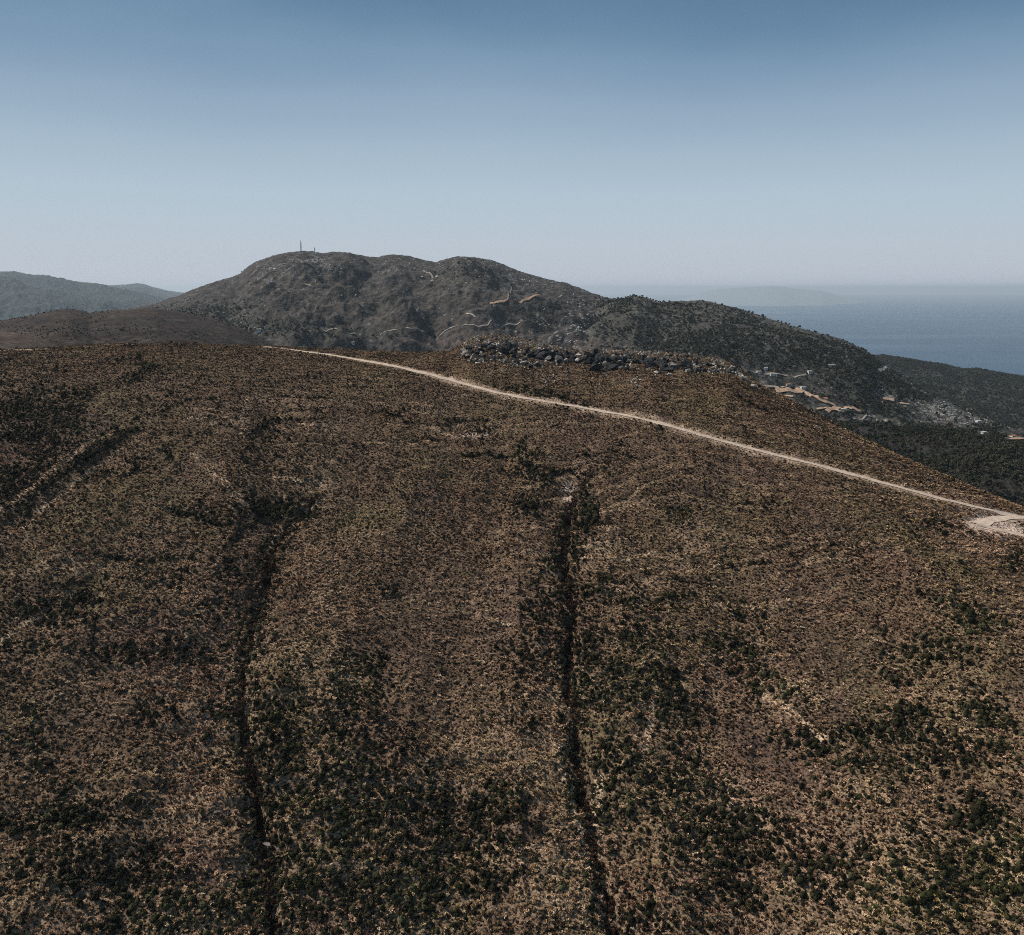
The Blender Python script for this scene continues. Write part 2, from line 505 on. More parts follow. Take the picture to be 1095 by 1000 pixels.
GREEN_B = [(35, 452, 65, 34, 1.0), (25, 505, 55, 26, .9, -25), (75, 420, 35, 12, .7), (110, 470, 55, 10, .7, -32), (60, 530, 70, 12, .6, -32),
    (145, 402, 28, 7, .8, -25), (135, 505, 55, 14, .55, -25), (185, 425, 45, 6, .75), (240, 455, 22, 6, .6), (165, 490, 40, 14, .5),
    (285, 462, 18, 16, .8), (300, 500, 28, 16, .6), (292, 545, 34, 17, 1.1), (330, 510, 22, 9, .6), (215, 548, 38, 6, .6, 12), (245, 610, 28, 30, .7),
    (235, 650, 40, 14, .6), (55, 660, 50, 14, .9, 8), (35, 690, 45, 12, .7), (90, 640, 12, 5, 1), (150, 700, 80, 14, .5), (70, 875, 70, 12, .95, -8),
    (20, 885, 30, 10, .9), (170, 760, 40, 14, .5), (130, 935, 60, 26, .6), (200, 970, 80, 18, .6), (270, 560, 15, 10, .9), (275, 670, 14, 30, .9),
    (300, 820, 24, 80, .9), (350, 850, 55, 50, .85), (330, 930, 50, 50, .7), (385, 712, 42, 14, .9), (415, 720, 24, 28, .6), (360, 760, 30, 60, .6),
    (430, 860, 60, 22, .85), (500, 868, 48, 16, 1.0), (540, 850, 25, 12, .8), (460, 910, 80, 26, .75), (380, 960, 80, 30, .65), (520, 940, 60, 18, .5),
    (417, 635, 16, 9, .8, 20), (590, 425, 40, 7, .95, 12), (555, 485, 22, 10, .8), (570, 512, 26, 9, .7, 25), (565, 540, 20, 10, .9), (628, 550, 15, 24, 1.1),
    (612, 585, 16, 34, 1.0), (585, 600, 24, 18, .8), (575, 650, 32, 32, .6), (560, 690, 30, 24, .6), (520, 460, 16, 5, .7), (458, 470, 26, 10, .7), (385, 480, 26, 7, .6), (420, 440, 18, 4, .7),
    (660, 640, 60, 26, .75), (690, 680, 48, 20, .6), (700, 745, 38, 44, .9, 20), (650, 740, 26, 40, .75), (660, 820, 24, 50, .75), (720, 820, 50, 40, .6), (770, 900, 80, 40, .65),
    (800, 655, 20, 12, .8), (795, 700, 34, 22, .85, 30), (830, 740, 40, 16, .9, 35), (745, 770, 22, 10, .95), (870, 790, 50, 12, .95), (940, 780, 50, 14, 1.1), (975, 760, 26, 10, 1.0),
    (955, 730, 26, 10, .9, 25), (990, 695, 44, 20, 1.0), (1040, 665, 30, 16, .85), (1000, 640, 30, 8, .6), (930, 815, 40, 10, .9), (1020, 800, 60, 24, .75), (1060, 760, 40, 24, .8), (870, 930, 60, 26, .65), (810, 960, 70, 22, .6),
    (1040, 872, 34, 20, 1.1), (1075, 890, 25, 14, .95), (1040, 940, 70, 40, .8), (1085, 600, 16, 14, .9), (760, 545, 60, 6, .45), (880, 590, 50, 10, .45), (760, 620, 40, 6, .5),
    (560, 780, 26, 12, .4), (630, 700, 16, 60, .7), (960, 560, 70, 9, .5, 10), (735, 400, 18, 5, .4)]
DRY_B = [(220, 470, 30, 14, .9, 20), (238, 500, 22, 14, .9, 45), (250, 530, 12, 18, .8), (320, 560, 10, 4, .9, -50), (300, 590, 5, 24, .8), (345, 650, 40, 50, .5), (330, 600, 40, 30, .4),
    (525, 600, 40, 10, .5, 20), (560, 520, 8, 12, .8), (500, 470, 20, 8, .7, 30), (610, 900, 22, 60, .8), (575, 925, 60, 20, .8), (600, 965, 60, 34, 1.0), (545, 830, 40, 18, .6), (590, 760, 20, 60, .6),
    (240, 790, 30, 80, .7), (215, 850, 40, 60, .5), (190, 720, 60, 40, .4), (255, 985, 30, 20, .9), (900, 850, 60, 14, .7), (870, 880, 60, 26, .6), (930, 930, 60, 50, .7), (975, 745, 60, 10, .7), (860, 745, 34, 8, .8, 40),
    (1075, 925, 20, 34, .9), (1060, 900, 20, 20, .7), (820, 680, 20, 10, .6), (735, 640, 20, 10, .6), (680, 780, 10, 40, .6), (490, 395, 60, 12, .7), (540, 405, 30, 10, .6), (760, 420, 50, 20, .5), (860, 470, 60, 16, .4, 28), (350, 395, 60, 6, .6),
    (130, 385, 160, 8, .35), (430, 420, 60, 8, .3), (40, 590, 40, 30, .5), (390, 660, 30, 60, .4), (740, 860, 40, 60, .4), (990, 880, 40, 30, .4)]
BARE_B = [(448, 690, 50, 60, .9), (520, 690, 26, 40, .5), (480, 620, 60, 16, .5), (440, 620, 36, 16, .5), (820, 630, 90, 22, .6, 5), (880, 690, 70, 30, .7, 20), (895, 760, 16, 12, .8), (790, 790, 40, 14, .8, 20),
    (830, 815, 40, 16, .9, 20), (900, 560, 50, 14, .7), (560, 400, 30, 6, .3), (500, 430, 60, 12, .5), (380, 430, 50, 10, .4), (1085, 745, 16, 26, .9), (830, 510, 70, 14, .4), (745, 670, 14, 20, .5), (840, 860, 22, 8, .5), (100, 780, 80, 30, .3)]

LINES = [(px_path(NEAR, pts), w, pale) for pts, w, pale in [
    ([(348, 534), (330, 548), (312, 562), (296, 576), (288, 590)], 0.7, 1), ([(285, 506), (300, 511), (320, 515), (345, 517)], 0.5, 1), ([(264, 425), (262, 445), (259, 470)], 0.7, 1),
    ([(196, 449), (220, 447), (250, 449), (262, 450)], 0.7, 1), ([(275, 424), (300, 421), (325, 422)], 0.6, 1), ([(300, 447), (330, 455), (352, 459)], 0.6, 1),
    ([(205, 486), (225, 500), (242, 520), (262, 540)], 1.4, 1), ([(760, 650), (790, 648), (830, 646)], 0.5, 1), ([(505, 468), (520, 465)], 0.8, 1), ([(545, 578), (560, 580), (578, 583)], 0.5, 1),
    ([(620, 585), (650, 578), (690, 570)], 0.6, 1), ([(625, 596), (660, 598), (700, 590)], 0.6, 1), ([(0, 545), (40, 515), (85, 480), (120, 462)], 1.0, 1), ([(10, 575), (50, 540), (100, 500), (130, 480)], 0.8, 1),
    ([(500, 655), (520, 662), (545, 668)], 0.5, 1), ([(820, 745), (850, 765), (880, 790)], 0.9, 1), ([(640, 830), (636, 870), (642, 920)], .8, 1), ([(595, 790), (605, 830), (618, 880), (625, 930)], .9, 1),
    ([(700, 740), (695, 770), (690, 800)], .7, 1), ([(600, 905), (575, 906), (560, 907)], .5, 1), ([(0, 690), (20, 672), (40, 660)], .8, 1),
    ([(145, 458), (125, 470), (100, 484), (70, 505), (30, 535)], 1.0, 0), ([(175, 440), (200, 428), (240, 425)], .8, 0), ([(480, 449), (500, 451), (520, 450)], .9, 0), ([(495, 488), (520, 486), (540, 489)], .8, 0),
    ([(600, 484), (630, 488), (650, 483)], .5, 0), ([(560, 500), (590, 505), (615, 502)], .6, 0), ([(620, 555), (640, 560), (655, 562)], .6, 0), ([(612, 532), (650, 532), (690, 538)], .4, 0), ([(640, 642), (670, 640), (700, 645), (740, 638)], .5, 0),
    ([(180, 545), (205, 550), (235, 562)], .8, 0), ([(75, 645), (90, 641), (102, 643)], 1.2, 0), ([(0, 882), (40, 880), (85, 868)], 1.4, 0), ([(740, 600), (780, 606), (830, 600)], .6, 0), ([(100, 590), (150, 600), (210, 596)], .4, 0),
    ([(300, 424), (330, 426), (350, 424)], .5, 0), ([(285, 452), (310, 449), (345, 448)], .5, 0), ([(790, 425), (812, 437), (830, 445)], .7, 0), ([(560, 470), (555, 488), (568, 505), (590, 515)], 1.3, 0)]]

def near_fields(x, y, z):
    px, py = proj(x, y, z)
    n1 = fbm(x / 16, y / 22, 4, 70); n2 = fbm(x / 45, y / 60, 3, 71); n3 = fbm(x / 5, y / 6, 3, 72)
    wx = px + 10 * n1; wy = py + 6 * n3
    g = blobs(wx, wy, GREEN_B) * (0.72 + 0.28 * sstep(480, 680, py)); d = blobs(wx, wy, DRY_B); b = blobs(wx, wy, BARE_B)
    low = sstep(560, 900, py)
    g = np.clip(g * 0.85 + 0.23 * low + 0.34 * n1 + 0.16 * n3 + 0.10 * n2, 0, 1) * (1 - 0.80 * np.clip(b, 0, 1))
    d = np.clip(0.42 + 0.80 * d + 0.55 * n2 + 0.25 * n3 - 0.12 * g - 0.75 * b, 0, 1)
    lnp = np.zeros(len(x)); lnd = np.zeros(len(x))
    for P, w, pale in LINES:
        lo = P.min(0) - 8; hi = P.max(0) + 8
        m = (x > lo[0]) & (x < hi[0]) & (y > lo[1]) & (y < hi[1])
        if not m.any(): continue
        dd, s = poly_dist(x[m], y[m], [tuple(p[:2]) for p in P])
        k = (1 - sstep(w * .5, w * 1.5, dd + 0.8 * n3[m])) * (0.5 + 0.7 * perlin(s / 7, s * 0, int(w * 10)) + .25)
        (lnp if pale else lnd)[m] = np.maximum((lnp if pale else lnd)[m], k)
    global LN; LN = (lnp, lnd)
    d = np.clip(d * (0.45 + 0.55 * sstep(420, 660, py)) + 0.16 * low * (1 - b), 0, 1)
    g = np.clip(g + 0.9 * lnd - 1.0 * lnp, 0, 1); d = np.clip(d - 0.6 * lnd + 0.5 * lnp, 0, 1)
    return px, py, g, d, b, n1, n2, n3

def near_col(x, y, z, q):
    px, py, g, d, b, n1, n2, n3 = near_fields(x, y, z)
    lnp, lnd = LN
    c = np.tile(np.array([[0.082, 0.054, 0.034]]), (len(x), 1))
    hz_ = fbm(x / 30 + 9, y / 50, 3, 57); hp_ = fbm(x / 38, y / 60 + 5, 3, 58)
    c = lerp(c, sstep(.05, .5, hz_) * .5, (0.085, 0.052, 0.042))
    c = lerp(c, sstep(.05, .5, hp_) * .6, (0.088, 0.070, 0.034))
    tn, tp = terrace(x, y)
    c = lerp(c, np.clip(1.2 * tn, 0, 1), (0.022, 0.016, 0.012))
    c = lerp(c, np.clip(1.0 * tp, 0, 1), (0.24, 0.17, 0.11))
    c = lerp(c, sstep(.35, 1, d) * 0.8, (0.22, 0.155, 0.100))
    c = lerp(c, np.clip(b, 0, 1) * 0.7, (0.058, 0.038, 0.030))
    c = lerp(c, np.clip(g, 0, 1) * sstep(500, 700, py) * 0.4, (0.17, 0.122, 0.080))
    c = lerp(c, sstep(0.1, 0.6, n2) * 0.35, (0.075, 0.047, 0.043))
    far = 1 - sstep(380, 560, py)
    c = lerp(c, np.clip(lnp, 0, 1) * 0.8, (0.36, 0.265, 0.18))
    c = lerp(c, np.clip(lnd, 0, 1) * 0.7, (0.030, 0.023, 0.018))
    c = lerp(c, far * 0.35, (0.085, 0.060, 0.038))
    for P, hw in PATHS:
        lo = P.min(0) - 14; hi = P.max(0) + 14
        m = (x > lo[0]) & (x < hi[0]) & (y > lo[1]) & (y < hi[1])
        dd, s = poly_dist(x[m], y[m], [tuple(p[:2]) for p in P])
        k = (1 - sstep(hw, hw + 2.8, dd + 1.8 * n3[m])) * 0.7
        c[m] = lerp(c[m], k, (0.27, 0.20, 0.145))
    k = blobs(px, py, [(1052, 560, 14, 8, 1.0), (1072, 565, 30, 7, .9), (609, 522, 6, 5, 1.0), (607, 533, 5, 4, .6), (505, 466, 14, 2.0, .9)])
    c = lerp(c, np.clip(k * 1.6, 0, 1), (0.34, 0.26, 0.21))
    oc = outcrop(np.arctan2(x, y), q) * sstep(-0.35, 0.15, fbm(x / 4, y / 4, 3, 68))
    c = lerp(c, oc, (0.035, 0.034, 0.034))
    c = lerp(c, oc * sstep(0.1, 0.5, fbm(x / 2.2, y / 2.2, 3, 69)), (0.28, 0.27, 0.255))
    return c

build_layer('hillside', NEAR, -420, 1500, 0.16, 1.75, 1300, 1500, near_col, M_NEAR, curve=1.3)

def ribbon(name, P, w, mat, L, off, wn=0.25, seed=0, resp=1.2, zfix=True):
    P = smooth_path(resample(P, resp), 4)
    t = np.gradient(P[:, :2], axis=0); t /= np.linalg.norm(t, axis=1)[:, None] + 1e-9
    n = np.stack([-t[:, 1], t[:, 0]], 1)
    r = np.random.RandomState(seed)
    cols = np.linspace(-1, 1, 5); rows = []
    s = np.arange(len(P)) * resp
    for j, c in enumerate(cols):
        ww = w / 2 * (1 + wn * perlin(s / 6.0 / max(resp, 1), s * 0 + j * 5.3, 90 + seed)) if abs(c) == 1 else w / 2
        xy = P[:, :2] + n * (c * ww)[:, None] if np.ndim(ww) else P[:, :2] + n * c * ww
        z = L.z(xy[:, 0], xy[:, 1]) + off - (0.06 if abs(c) == 1 else 0.0) - (0.03 if abs(c) == .5 else 0)
        rows.append(np.column_stack([xy, z]))
    V = np.stack(rows, 1).reshape(-1, 3); m = len(cols)
    i = (np.arange(len(P) - 1)[:, None] * m + np.arange(m - 1)[None, :]).ravel()
    me = mesh_from(name, V, np.stack([i, i + 1, i + m + 1, i + m], 1), smooth=True)
    return link_mesh(name, me, mat)

tag(ribbon('dirt_road', ROADr, 3.9, M_ROAD, NEAR, 0.22, 0.55, 1), kind='structure')
tag(ribbon('dirt_road', SPURr, 5.2, M_ROAD, NEAR, 0.26, 0.3, 2), kind='structure')
tag(ribbon('dirt_road', SPUR2r, 3.6, M_ROAD, NEAR, 0.18, 0.3, 3), kind='structure')
tag(ribbon('dirt_road', LEFTr, 3.4, M_ROAD, NEAR, 0.20, 0.25, 4), kind='structure')

# ---- brown hills on the left, middle distance
HLA = Layer([(-300, 352), (-60, 350), (0, 355), (18, 357), (40, 362), (58, 370), (75, 382), (100, 410), (140, 460)], 0.34, rc=[(-300, 700), (200, 700)])
HLB = Layer([(-300, 352), (-60, 350), (0, 344), (20, 341), (40, 337), (60, 333), (75, 331.5), (88, 334), (95, 336.5), (110, 334.5), (130, 332), (150, 330), (168, 329.5),
             (190, 333), (215, 338), (240, 344), (262, 353), (285, 366), (310, 380), (360, 410), (480, 470)], 0.28, rc=[(-300, 1150), (500, 1250)])
def hill_extra(amp, sc, seed, keep=0.22):
    def f(x, y, a, r, L):
        R = L.rc(a)
        k = keep + (1 - keep) * (1 - sstep(0.62, 0.98, r / R))
        return amp * (ridged(x / sc, y / sc, 6, seed) - 0.35) * k + 0.06 * amp * fbm(x / sc * 14, y / sc * 14, 3, seed + 5)
    return f
HLA.extra = hill_extra(7, 130, 3); HLB.extra = hill_extra(14, 240, 8)
def brown_col(x, y, z, q):
    n = fbm(x / 90, y / 90, 4, 12); n2 = fbm(x / 30, (y + 2 * z) / 30, 4, 13); n3 = fbm(x / 60, z / 3.0, 2, 14)
    c = np.tile(np.array([[0.021, 0.015, 0.013]]), (len(x), 1))
    c = lerp(c, sstep(0.0, 0.5, n) * 0.6, (0.036, 0.024, 0.018))
    c = lerp(c, sstep(0.1, 0.5, n2) * 0.5, (0.045, 0.040, 0.034))
    c = lerp(c, sstep(0.25, 0.6, n3) * 0.4, (0.042, 0.03, 0.024))
    c = lerp(c, sstep(0.90, 1.0, q) * 0.5, (0.05, 0.032, 0.022))
    return c
build_layer('near_ridge', HLA, -500, 200, 0.55, 1.5, 260, 220, lambda x, y, z, q: brown_col(x, y, z, q) * 1.9, M_HILL)
build_layer('brown_hill', HLB, -500, 520, 0.5, 1.45, 600, 360, brown_col, M_HILL)

# ---- the mountain
MT = Layer([(-300, 430), (0, 372), (60, 350), (120, 336), (165, 326), (188, 319), (205, 311), (225, 304), (245, 298), (256, 295), (262, 289), (275, 281), (290, 275), (305, 271.5),
            (322, 269.5), (336, 271), (345, 272.5), (358, 270.5), (375, 272), (392, 275.5), (402, 276), (418, 273), (432, 274.5), (450, 279), (466, 282), (478, 277.5),
            (490, 275), (505, 276), (525, 279.5), (545, 287), (560, 293), (580, 299), (605, 304), (612, 307), (630, 314), (645, 319), (665, 325), (690, 334), (730, 350), (800, 372), (900, 420), (1200, 470)],
           0.27, rc=[(-300, 2700), (200, 2700), (400, 3000), (520, 2800), (700, 2500), (1200, 2300)], sm=0.7)
MR = Layer([(300, 470), (500, 400), (560, 372), (600, 348), (640, 326), (655, 320), (668, 318), (682, 315.5), (692, 318.5), (705, 323), (720, 322.5), (740, 322), (758, 323.5), (775, 328), (800, 335),
            (830, 344), (860, 353), (885, 360), (905, 367), (920, 374), (931, 380), (945, 392), (960, 402), (985, 418), (1010, 430), (1050, 448), (1095, 462), (1300, 520)],
           0.30, rc=[(300, 2300), (700, 2300), (930, 2000), (1095, 1700), (1300, 1600)], sm=0.8)
ML = Layer([(600, 360), (800, 370), (900, 380), (930, 383), (945, 381.5), (960, 384), (985, 388), (1010, 391.5), (1030, 396), (1045, 395), (1060, 398.5), (1095, 404), (1200, 420), (1500, 470)],
           0.16, rc=[(600, 3900), (1500, 3600)], sm=0.8)
WD = Layer([(500, 520), (700, 480), (780, 462), (830, 453), (880, 452), (920, 456), (960, 460), (1000, 462), (1040, 463), (1095, 470), (1200, 480), (1500, 500)],
           0.33, rc=[(500, 1050), (1500, 980)], sm=1.5)
def mt_extra(amp, sc, seed, fine, keep=0.12):
    def f(x, y, a, r, L):
        R = L.rc(a)
        k = keep + (1 - keep) * (1 - sstep(0.62, 0.98, r / R))
        w = 40 * perlin(x / 300, y / 300, seed + 1)
        crag = 6.0 * (ridged((x + w) / 150, (y - w) / 150, 4, seed + 9) - .3) * sstep(.05, .45, fbm(x / 330, y / 330, 3, seed + 12) + .15) if amp > 40 and amp < 200 else 0.0
        if 60 < amp < 200: crag = crag + 13.0 * (ridged((x + 2 * w) / 230, (y + w) / 1100, 3, seed + 21) - .3)
        return amp * (ridged((x + w) / sc, (y + w) / sc, 6, seed) - 0.35) * k + crag * (.22 + .78 * k) + fine * fbm(x / 38, y / 38, 4, seed + 5) * (0.5 + 0.5 * k)
    return f
MT.extra = mt_extra(95, 600, 5, 9.0, .045); MR.extra = mt_extra(46, 480, 15, 6.0); ML.extra = mt_extra(50, 650, 25, 6.0); WD.extra = mt_extra(14, 170, 35, 2.5, 0.3)

WOODB = [(215, 335, 45, 8, .7), (290, 350, 45, 9, 1.1), (255, 345, 30, 6, .9), (340, 357, 50, 8, .8), (270, 330, 60, 8, .4), (400, 355, 40, 6, .6), 
    (500, 292, 30, 9, .6), (585, 330, 12, 6, 1.0), (575, 345, 25, 6, .6), (640, 350, 30, 12, .8), (700, 350, 60, 18, .6), (760, 370, 80, 20, .8), (850, 390, 60, 24, .9), (920, 400, 50, 24, 1.0),
    (960, 430, 70, 18, .9), (1050, 430, 50, 14, .6), (870, 425, 30, 6, .9), (830, 420, 20, 8, .8), (900, 440, 50, 8, .7), (1000, 500, 120, 40, .9), (650, 325, 30, 6, .6), (720, 335, 50, 8, .4)]
ROCKB = [(338, 276, 9, 4, 1.6), (325, 278, 14, 3, .9), (285, 300, 20, 5, .6), (355, 290, 20, 6, .5), (420, 290, 24, 5, .4), (450, 300, 30, 5, .35), (560, 300, 30, 6, .4), (520, 285, 20, 5, .45), (345, 283, 5, 6, .9), (300, 285, 30, 9, .5), (310, 293, 16, 5, .5), (333, 312, 5, 10, .5), (318, 325, 12, 5, .5), (590, 345, 30, 12, .6), (605, 360, 22, 14, .9), (565, 340, 14, 4, .8),
    (620, 340, 20, 14, .6), (830, 405, 25, 7, .6), (815, 400, 10, 5, .8), (1000, 440, 26, 12, 1.2), (1030, 448, 30, 8, 1.0), (975, 432, 14, 6, 1.0), (950, 425, 16, 5, .9), (925, 447, 14, 3, .9), (955, 449, 10, 3, .8), (1045, 452, 10, 3, .8), (200, 345, 30, 8, .2), (480, 285, 16, 4, .3), (250, 320, 20, 4, .3)]
REDB = [(480, 366, 40, 8, .9), (530, 360, 40, 8, .8), (620, 372, 30, 5, .9), (440, 350, 60, 8, .3), (560, 355, 30, 6, .5), (370, 335, 60, 10, .3), (960, 428, 14, 3, .6), (590, 372, 10, 2, .6)]
GRASSB = [(430, 325, 60, 14, .6), (520, 315, 40, 12, .5), (540, 335, 40, 8, .5), (360, 310, 40, 8, .3), (800, 350, 60, 8, .3)]
def mt_fields(x, y, z):
    px, py = proj(x, y, z)
    n1 = fbm(x / 150, y / 150, 5, 80); n2 = fbm(x / 45, y / 45, 4, 81)
    wx = px + 9 * n1; wy = py + 3 * n2
    return px, py, n1, n2, blobs(wx, wy, WOODB), blobs(wx, wy, ROCKB), blobs(wx, wy, REDB), blobs(wx, wy, GRASSB)
def mt_col(base, wood=0.3, rockamt=0.5):
    def f(x, y, z, q):
        px, py, n1, n2, w, k, rd, gr = mt_fields(x, y, z)
        c = np.tile(np.array([base]), (len(x), 1))
        c = lerp(c, np.clip(gr, 0, 1) * 0.5, (0.048, 0.048, 0.036))
        c = lerp(c, np.clip(rd, 0, 1) * 0.6, (0.080, 0.060, 0.054))
        c = lerp(c, np.clip(w * 0.8 + wood * .6 * (n1 + n2 * 0.6), 0, 1) * 0.85, (0.019, 0.024, 0.019))
        n3 = fbm(x / 11, y / 11, 4, 84)
        c = lerp(c, np.clip(sstep(0.20, 0.6, n3 + 0.38 * k + 0.2 * n1 - 0.12) * (rockamt + k), 0, 1) * 0.70, (0.185, 0.18, 0.175))
        tr = fbm(x / 220, z / 5.0, 2, 88)
        c = lerp(c, sstep(0.38, 0.6, tr) * 0.25, (0.085, 0.078, 0.068))
        return c
    return f
build_layer('mountain', MT, -350, 1000, 0.42, 1.4, 1100, 620, mt_col((0.045, 0.040, 0.037)), M_MTN)
build_layer('mountain_spur', MR, 430, 1400, 0.36, 1.35, 1000, 560, mt_col((0.054, 0.050, 0.044), 0.30, 0.45), M_MTN)
build_layer('coastal_ridge', ML, 560, 1550, 0.5, 1.6, 600, 360, mt_col((0.036, 0.034, 0.028), 0.35, 0.15), M_MTN)
build_layer('wooded_slope', WD, 420, 1550, 0.42, 1.7, 800, 420, mt_col((0.026, 0.020, 0.019), 0.4, 0.15), M_HILL)

# ---- far ranges and the island
FA = Layer([(-400, 300), (-100, 296), (-30, 292), (0, 291.5), (16, 291), (30, 294), (50, 295.5), (70, 299.5), (85, 303), (108, 305), (125, 309), (150, 313), (175, 320), (200, 329), (240, 345), (320, 380), (500, 430)],
           0.16, rc=[(-400, 12500), (500, 12000)], sm=0.8)
FB = Layer([(-100, 330), (60, 315), (100, 306.5), (118, 305.5), (135, 304.5), (146, 303), (154, 303.5), (163, 307), (180, 311), (200, 314), (230, 322), (300, 345), (400, 370)],
           0.14, rc=[(-100, 19000), (400, 18500)], sm=0.8)
IS = Layer([(640, 335), (735, 318), (755, 311), (775, 308.5), (790, 307.5), (822, 306), (835, 306.3), (850, 308.5), (880, 311), (900, 317), (960, 330), (1050, 335)],
           0.14, rc=[(600, 54000), (1100, 54000)], sm=1.0)
FA.extra = mt_extra(260, 1900, 45, 22, 0.12); FB.extra = mt_extra(260, 2600, 55, 30, 0.08)
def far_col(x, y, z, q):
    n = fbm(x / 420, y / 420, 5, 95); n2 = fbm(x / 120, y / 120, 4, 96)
    c = np.tile(np.array([[0.016, 0.030, 0.037]]), (len(x), 1))  # scrub tone pushed to blue: part of the distance haze is in this colour
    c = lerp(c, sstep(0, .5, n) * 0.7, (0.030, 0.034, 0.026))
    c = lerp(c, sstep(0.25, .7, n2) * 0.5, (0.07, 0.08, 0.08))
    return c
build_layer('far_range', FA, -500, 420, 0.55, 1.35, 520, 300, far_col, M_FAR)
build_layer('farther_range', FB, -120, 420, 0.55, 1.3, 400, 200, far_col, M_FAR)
M_ISLE = plain_mat('island_haze_tint', (0.19, 0.225, 0.24), 0.9, 0.06, 0.002)  # pale blue base carries painted haze so the island fades out
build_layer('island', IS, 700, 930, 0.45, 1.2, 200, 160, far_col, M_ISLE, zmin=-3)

# valley floor filling the ground between the hills, down to the shore
def valley():
    a = np.linspace(rad(-75), rad(75), 200); r = np.geomspace(60, 14000, 160)[:, None]
    A = np.broadcast_to(a[None, :], (160, 200)); R = np.broadcast_to(r, A.shape)
    X, Y = R * np.sin(A), R * np.cos(A)
    shore = 6200 + 2500 * sstep(rad(10), rad(-25), A)
    Z = 330 * (1 - sstep(0.1, 1.0, R / shore)) + 14 * fbm(X / 400, Y / 400, 4, 99) * (1 - sstep(0.8, 1, R / shore)) - 3.0
    Z = np.where(R > shore, -3.0, Z)
    v = np.stack([X.ravel(), Y.ravel(), Z.ravel()], 1)
    i = np.arange(159 * 200).reshape(159, 200)[:, :-1].ravel()
    me = mesh_from('valley_ground', v, np.stack([i, i + 1, i + 201, i + 200], 1), smooth=True)
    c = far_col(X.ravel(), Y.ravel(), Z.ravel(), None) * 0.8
    ca = me.attributes.new('col', 'FLOAT_COLOR', 'POINT')
    ca.data.foreach_set('color', np.concatenate([c, np.ones((len(c), 1))], 1).astype(np.float32).ravel())
    tag(link_mesh('valley_ground', me, M_MTN), kind='structure')
valley()

# ---- sea
m, nt, b = new_mat('sea_water')
geo = nt.nodes.new('ShaderNodeNewGeometry')
mp = nt.nodes.new('ShaderNodeMapping'); mp.inputs['Scale'].default_value = (0.00016, 0.00075, 1)
mp.inputs['Rotation'].default_value = (0, 0, 0.25)
nt.links.new(geo.outputs['Position'], mp.inputs['Vector'])
n = noise_node(nt, mp.outputs[0], 1.0, 4, 0.55)
r = ramp(nt, n.outputs[0], [(0.25, (0.020, 0.056, 0.100)), (0.5, (0.030, 0.072, 0.122)), (0.62, (0.050, 0.096, 0.146)), (0.75, (0.066, 0.116, 0.166))])
nt.links.new(r.outputs[0], b.inputs['Base Color'])
b.inputs['Roughness'].default_value = 0.45; b.inputs['Specular IOR Level'].default_value = 0.3
ang = np.linspace(0, 2 * np.pi, 129)[:-1]
sr = [0, 3000, 8000, 20000, 50000, 108000]
sv = [(0, 0, 0)] + [(q * math.sin(t), q * math.cos(t), 0) for q in sr[1:] for t in ang]
sf = [(0, 1 + (i + 1) % 128, 1 + i) for i in range(128)]
for k in range(len(sr) - 2):
    for i in range(128):
        p = 1 + k * 128; j = (i + 1) % 128
        sf.append((p + i, p + j, p + 128 + j, p + 128 + i))
sf = [tuple(reversed(f)) for f in sf]
tag(link_mesh('sea', mesh_from('sea', sv, sf), m), kind='structure')

